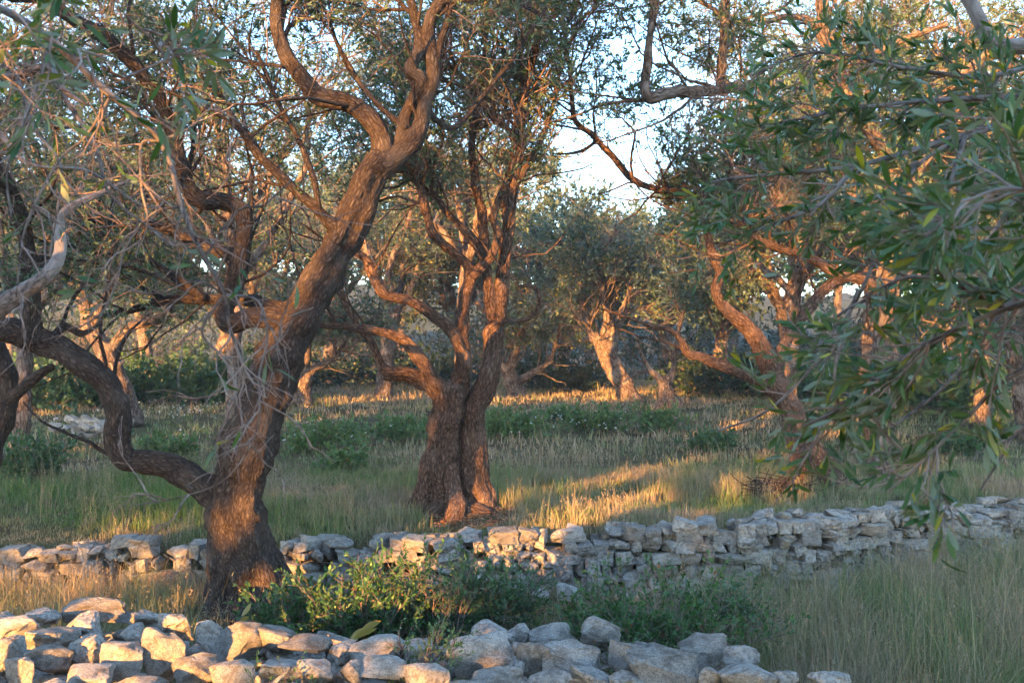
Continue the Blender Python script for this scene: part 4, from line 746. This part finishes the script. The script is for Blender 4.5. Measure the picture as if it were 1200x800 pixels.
for (lab, px, d_, wd, hh, m, n) in [
    ('leafy green bush in the field left of the twin stemmed olive', 378, 17.5, 1.49, 0.55, MASTIC, 50), ('low green bush close behind the twin stemmed olive on its left', 470, 19, 1.18, 0.47, MASTIC, 36), ('small low bush in the grass before the leafy green bush', 400, 15, 0.74, 0.33, MASTIC, 24),
    ('green bush just right of the twin stemmed trunk', 600, 19, 1.05, 0.58, MASTIC, 44), ('green bush in front of the sunlit leaning trunk', 700, 20, 1.18, 0.52, MASTIC, 44), ('low bush at the foot of the hollow stump', 775, 20, 1.05, 0.50, MASTIC, 36), ('low bush between the trunk and the sunlit leaning tree', 655, 22, 0.74, 0.33, MASTIC, 20),
    ('green bush in the field beneath the long elbowed limb', 195, 16, 0.93, 0.44, MASTIC, 36), ('dark bush at the left edge behind the elbowed limb', 22, 13.5, 1.05, 0.66, SCRUB, 46), ('dark bush in the shade under the leafy branches', 835, 17, 0.81, 0.39, SCRUB, 30),
    ('bush among the grass at far right', 1120, 17, 0.87, 0.33, SCRUB, 30), ('grassy bush at the foot of the wood on the right', 960, 22, 1.12, 0.33, SCRUB, 30)]:
    shrub(lab, at(px, d_), wd, hh, m, (.06, .034), n, nl=13)
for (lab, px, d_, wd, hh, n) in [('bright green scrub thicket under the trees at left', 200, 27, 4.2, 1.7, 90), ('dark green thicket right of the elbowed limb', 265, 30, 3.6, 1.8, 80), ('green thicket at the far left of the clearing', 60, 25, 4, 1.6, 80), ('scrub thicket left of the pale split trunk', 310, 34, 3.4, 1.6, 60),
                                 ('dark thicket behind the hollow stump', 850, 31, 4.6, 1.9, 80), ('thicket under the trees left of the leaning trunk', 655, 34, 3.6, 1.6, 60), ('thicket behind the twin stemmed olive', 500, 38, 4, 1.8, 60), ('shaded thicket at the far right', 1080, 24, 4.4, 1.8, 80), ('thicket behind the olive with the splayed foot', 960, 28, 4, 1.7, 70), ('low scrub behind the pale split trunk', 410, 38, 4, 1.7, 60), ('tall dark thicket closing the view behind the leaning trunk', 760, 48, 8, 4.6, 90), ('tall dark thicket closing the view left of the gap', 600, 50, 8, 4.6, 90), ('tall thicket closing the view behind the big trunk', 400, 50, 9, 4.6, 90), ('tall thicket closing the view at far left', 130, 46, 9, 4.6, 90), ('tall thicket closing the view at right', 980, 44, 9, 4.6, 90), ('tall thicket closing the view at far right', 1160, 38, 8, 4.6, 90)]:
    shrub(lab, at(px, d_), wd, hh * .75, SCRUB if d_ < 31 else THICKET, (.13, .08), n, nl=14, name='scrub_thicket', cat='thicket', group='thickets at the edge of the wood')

# ------------------------------------------------------------------ grass
AB = [(P(287, 0, 8.3)[0], 8.3, .42), (P(535, 0, 11)[0], 11.0, .5), (P(968, 0, 12.6)[0], 12.6, .3)]
def blades(g, x, y, h, wd, dry, lean=.35, seg=3, head=None):
    M = len(x); z = ground(x, y) - .01; a = R.uniform(0, 2 * np.pi, M); b = R.uniform(0, 2 * np.pi, M)
    ln = np.abs(R.normal(0, lean, M)); ld = np.stack([np.cos(a), np.sin(a), 0 * a], -1); sd = np.stack([np.cos(b), np.sin(b), 0 * b], -1) * wd[:, None]
    p0 = np.stack([x, y, z], -1); rows = []
    for k in range(seg + 1):
        t = k / seg; c = p0 + np.array([0, 0, 1.]) * (h * t * (1 - .25 * ln * t))[:, None] + ld * (h * ln * t ** 2)[:, None]; wv = (1 - t) ** .7 * .5 + .04
        rows += [c - sd * wv, c + sd * wv]
    v = np.stack(rows, 1); fb = np.array([[2 * k, 2 * k + 1, 2 * k + 3, 2 * k + 2] for k in range(seg)]); n = 2 * seg + 2
    rn = R.uniform(0, 1, M)
    g.add(v, (np.arange(M) * n)[:, None, None] + fb[None], None, np.repeat(rn, n), np.repeat(dry, n))
    if head is not None:                   # seed heads: a few narrow flakes at the tip
        q = head; tip = c[q]; m = len(tip)
        for k in range(5):
            o = np.stack([R.normal(0, .006, m), R.normal(0, .006, m), -R.uniform(0, .09, m)], -1)
            leaves(g, tip + o, nrm(ld[q] * .5 + R.normal(0, .35, (m, 3)) + [0, 0, .8]), R.uniform(.012, .028, m), .004 + .0003 * tip[:, 1], 0, .2, np.clip(dry[q] + .3, 0, 1))
def scatter(n, x0, x1, y0, y1, wedge=.60):
    x = R.uniform(x0, x1, n); y = R.uniform(y0, y1, n); m = np.abs(x) < y * wedge + .6
    x, y = x[m], y[m]
    for (cx, cy, r) in AB:
        m = (x - cx) ** 2 + (y - cy) ** 2 > r * r; x, y = x[m], y[m]
    return x, y
def dryf(x, y, bias, s=.8): return np.clip(.5 + 1.3 * fbm(np.stack([x * s, y * s, 0 * x], -1), 21, 3) + bias + R.normal(0, .22, len(x)), 0, 1)
def tufts(g, n, box, k, spread, hfun, wd, dfun, ok, lean=.45, seg=3, head=0, wedge=.60):
    """grass in tufts: blades of one tuft share a root, a height and a colour"""
    x, y = scatter(n, *box, wedge); m = ok(x, y); x, y = x[m], y[m]; n = len(x)
    ht = hfun(x, y) * R.lognormal(0, .28, n); dt = dfun(x, y)
    b = np.repeat(np.arange(n), k); X2 = x[b] + R.normal(0, spread, len(b)); Y2 = y[b] + R.normal(0, spread, len(b)); m = ok(X2, Y2); b, X2, Y2 = b[m], X2[m], Y2[m]
    h = ht[b] * R.uniform(.45, 1.15, len(b)); dr = np.clip(dt[b] + R.normal(0, .14, len(b)), 0, 1)
    w_ = wd(X2, Y2) * R.uniform(.6, 1.3, len(b))
    hd = R.uniform(0, 1, len(b)) < head
    blades(g, X2, Y2, h, w_, dr, lean, seg, head=hd if head else None)
N2D = lambda x, y, s, sd: vnoise(np.stack([x * s, y * s, 0 * x], -1), sd)
okU = lambda x, y: (y > yw(x) + .3) & (np.hypot(x + .48, (y - 10.6) * .9) > .5 + .3 * N2D(x, y, 3, 5))
gU = Geo()
tufts(gU, 15000, (-8, 8, 9.2, 14.8), 11, .045, lambda x, y: (.15 + .11 * N2D(x, y, .8, 40)) * (.5 + .5 * sstep(y - yw(x), .25, 1.1)), lambda x, y: .004 + .0005 * y, lambda x, y: dryf(x, y, -.25), lambda x, y: okU(x, y) & (N2D(x, y, 2.2, 61) > -.75))
tufts(gU, 1500, (-7, 7, 9.6, 16), 9, .04, lambda x, y: .34 + .1 * N2D(x, y, 1, 44), lambda x, y: .0045 + 0 * x, lambda x, y: dryf(x, y, .35), lambda x, y: okU(x, y) & (N2D(x, y, .9, 62) > -.1), .4, 4, .5)
tufts(gU, 15000, (-26, 26, 14.8, 45), 8, .10, lambda x, y: .15 + .05 * N2D(x, y, .5, 41), lambda x, y: .008 + .0009 * y, lambda x, y: dryf(x, y, .08, .3), lambda x, y: y > 14, .5, 2)
obj('meadow_grass', gU.mesh('meadow_grass', GRASS, (0, 0, 0), False), label='grey green grass with straw coloured seed heads covering the upper field', category='grass', kind='stuff')
gL = Geo()
okL = lambda x, y: (y < yw(x) - .08) & (y > yf(x) + .18)
rtf = lambda x: sstep(x, 1.0, 2.0); lff = lambda x: 1 - sstep(x, -2.9, -2.1)
tufts(gL, 8500, (-6, 6, 5.0, 10.5), 11, .035, lambda x, y: (.13 + .22 * rtf(x) + .12 * lff(x)) * (1 + .35 * N2D(x, y, 1.1, 50)), lambda x, y: .0055 + 0 * x, lambda x, y: np.clip(dryf(x, y, -.32, 1.3) + .16 * rtf(x) + .45 * lff(x), 0, 1), okL, .55, 4)
tufts(gL, 2000, (-6, 6, 5.0, 10.5), 10, .035, lambda x, y: .30 + .17 * rtf(x) + .06 * lff(x), lambda x, y: .0035 + 0 * x, lambda x, y: np.clip(dryf(x, y, .45, 1.3), 0, 1), lambda x, y: okL(x, y) & ((x > 1.0) | (x < -2.0) | (N2D(x, y, 2, 5) > .5)), .5, 4, .55)
tufts(gL, 260, (-6, 6, 5.0, 9.9), 6, .02, lambda x, y: .55 + .12 * rtf(x), lambda x, y: .004 + 0 * x, lambda x, y: np.clip(dryf(x, y, .3, 1.3), 0, 1), lambda x, y: okL(x, y) & ((x > .6) | (x < -2.4)), .7, 6, .5)
obj('dry_grass', gL.mesh('dry_grass', GRASS, (0, 0, 0), False), label='tall dry brown grass filling the lower terrace between the two stone walls', category='grass', kind='stuff')
# fallen leaves between the boulders and below the terrace wall
gR = Geo(); n = 5200; x = R.uniform(-4.2, 2.2, n); y = yf(x) + R.uniform(-1.9, 1.5, n)
leaves(gR, np.stack([x, y, ground(x, y) + R.uniform(0, .035, n)], -1), R.normal(0, 1, (n, 3)) * [1, 1, .15], .045, .011, 0, 2)
n = 2600; a = R.uniform(0, 6.28, n); rr = np.sqrt(R.uniform(0, 1, n)) * .9; x = -.5 + rr * np.cos(a); y = 10.9 + rr * np.sin(a) * .8
leaves(gR, np.stack([x, y, ground(x, y) + R.uniform(0, .02, n)], -1), R.normal(0, 1, (n, 3)) * [1, 1, .15], .05, .012, 0, 2)
obj('fallen_leaves', gR.mesh('fallen_leaves', REDLEAF, (0, 0, 0), False), label='rust red fallen olive leaves lying between the boulders', category='leaf litter', kind='stuff')

# ------------------------------------------------------------------ small things
bp = thing('brushwood_pile', 'dark heap of brushwood lying in the grass beside the splayed grey foot', 'brushwood', (3.2, 12.2, float(ground(3.2, 12.2))))
n = 170; a = R.uniform(0, 6.28, n); rr = np.abs(R.normal(0, .28, n)); X3 = 3.2 + rr * np.cos(a) * 1.5; Y3 = 12.2 + rr * np.sin(a) * .6
st = np.stack([X3, Y3, ground(X3, Y3) + R.uniform(0, .22, n) * np.exp(-(rr / .4) ** 2)], -1); dr_ = R.normal(0, 1, (n, 3)) * [1.4, .7, .22]
pb, rb = grow(st - nrm(dr_) * .2, dr_, R.uniform(.3, .75, n), R.uniform(.006, .018, n), 6, .14, -.03); pb[..., 2] = np.maximum(pb[..., 2], ground(pb[..., 0], pb[..., 1]) + .01)
gb = Geo(); batch_tubes(gb, pb, rb, 6); obj('sticks', gb.mesh('sticks', BARK_A, bp.location), bp, kind='stuff')
YL = leaf_mat('yellowed_leaf', (.42, .26, .05), (.5, .33, .08), (.42, .30, .1), trans=.25)
for (lab, px, py, dd_, n) in [('broad leaved plant gone yellow in front of the shrubs, right of the big dark trunk', 400, 738, 6.5, 6), ('yellow green leafy herb at the foot of the big dark trunk', 262, 725, 6.9, 9)]:
    q = P(px, py, dd_); q[2] = max(q[2], float(ground(q[0], q[1]))) ; t = thing('broad_leaved_plant', lab, 'plant', (q[0], q[1], float(ground(q[0], q[1]))))
    g = Geo(); a = R.uniform(0, 6.28, n); base = np.tile([q[0], q[1], 0.], (n, 1)); base[:, 2] = ground(base[:, 0], base[:, 1])
    ps, rs = grow(base, np.stack([np.cos(a) * .4, np.sin(a) * .3, 1 + 0 * a], -1), R.uniform(.2, .42, n), np.full(n, .004), 6, .08, 0.0); batch_tubes(g, ps, rs, 4); obj('stems', g.mesh('stems', TWIG, t.location), t)
    for k in range(n):
        g = Geo(); leaves(g, ps[k, -1][None], np.array([[math.cos(a[k]), math.sin(a[k]) * .6, R.uniform(.1, .9)]]), np.array([R.uniform(.12, .2)]) * (1 if n == 6 else .6), np.array([.055 if n == 6 else .035]), 2, 1); obj('leaf', g.mesh('leaf', YL, t.location), t)
FL, N, K = mat('white_petal'); N['Principled BSDF'].inputs['Base Color'].default_value = (.75, .74, .68, 1)
g = Geo(); cx = np.concatenate([R.normal(*c, 70) for c in [(-7.2, .9), (1.1, .9), (-4.2, .8)]]); cy = np.concatenate([R.normal(c, 1.2, 70) for c in (22, 20, 18)])
fz = ground(cx, cy) + R.uniform(.2, .42, len(cx)); c0 = np.stack([cx, cy, fz], -1)
for k in range(5): leaves(g, c0, R.normal(0, 1, (len(cx), 3)) * [1, 1, .4], .03, .02, 0, 2)
obj('wildflowers', g.mesh('wildflowers', FL, (0, 0, 0)), label='small white wildflowers scattered in the meadow grass', category='flowers', kind='stuff')

# ------------------------------------------------------------------ evening air
hz = bpy.data.meshes.new('haze'); bm = bmesh.new(); bmesh.ops.create_cube(bm, size=1)
for v in bm.verts: v.co = ((v.co.x) * 300, v.co.y * 220 + 55, v.co.z * 21 + 8.0)
bm.to_mesh(hz); bm.free()
hm = bpy.data.materials.new('haze'); hm.use_nodes = True; N = hm.node_tree.nodes; N.remove(N['Principled BSDF'])
pv = N.new('ShaderNodeVolumePrincipled'); pv.inputs['Color'].default_value = (.80, .88, 1, 1); pv.inputs['Density'].default_value = .0011; pv.inputs['Anisotropy'].default_value = .0
hm.node_tree.links.new(pv.outputs[0], N['Material Output'].inputs['Volume']); hz.materials.append(hm)
obj('haze', hz, kind='stuff')
S.cycles.volume_bounces = 0
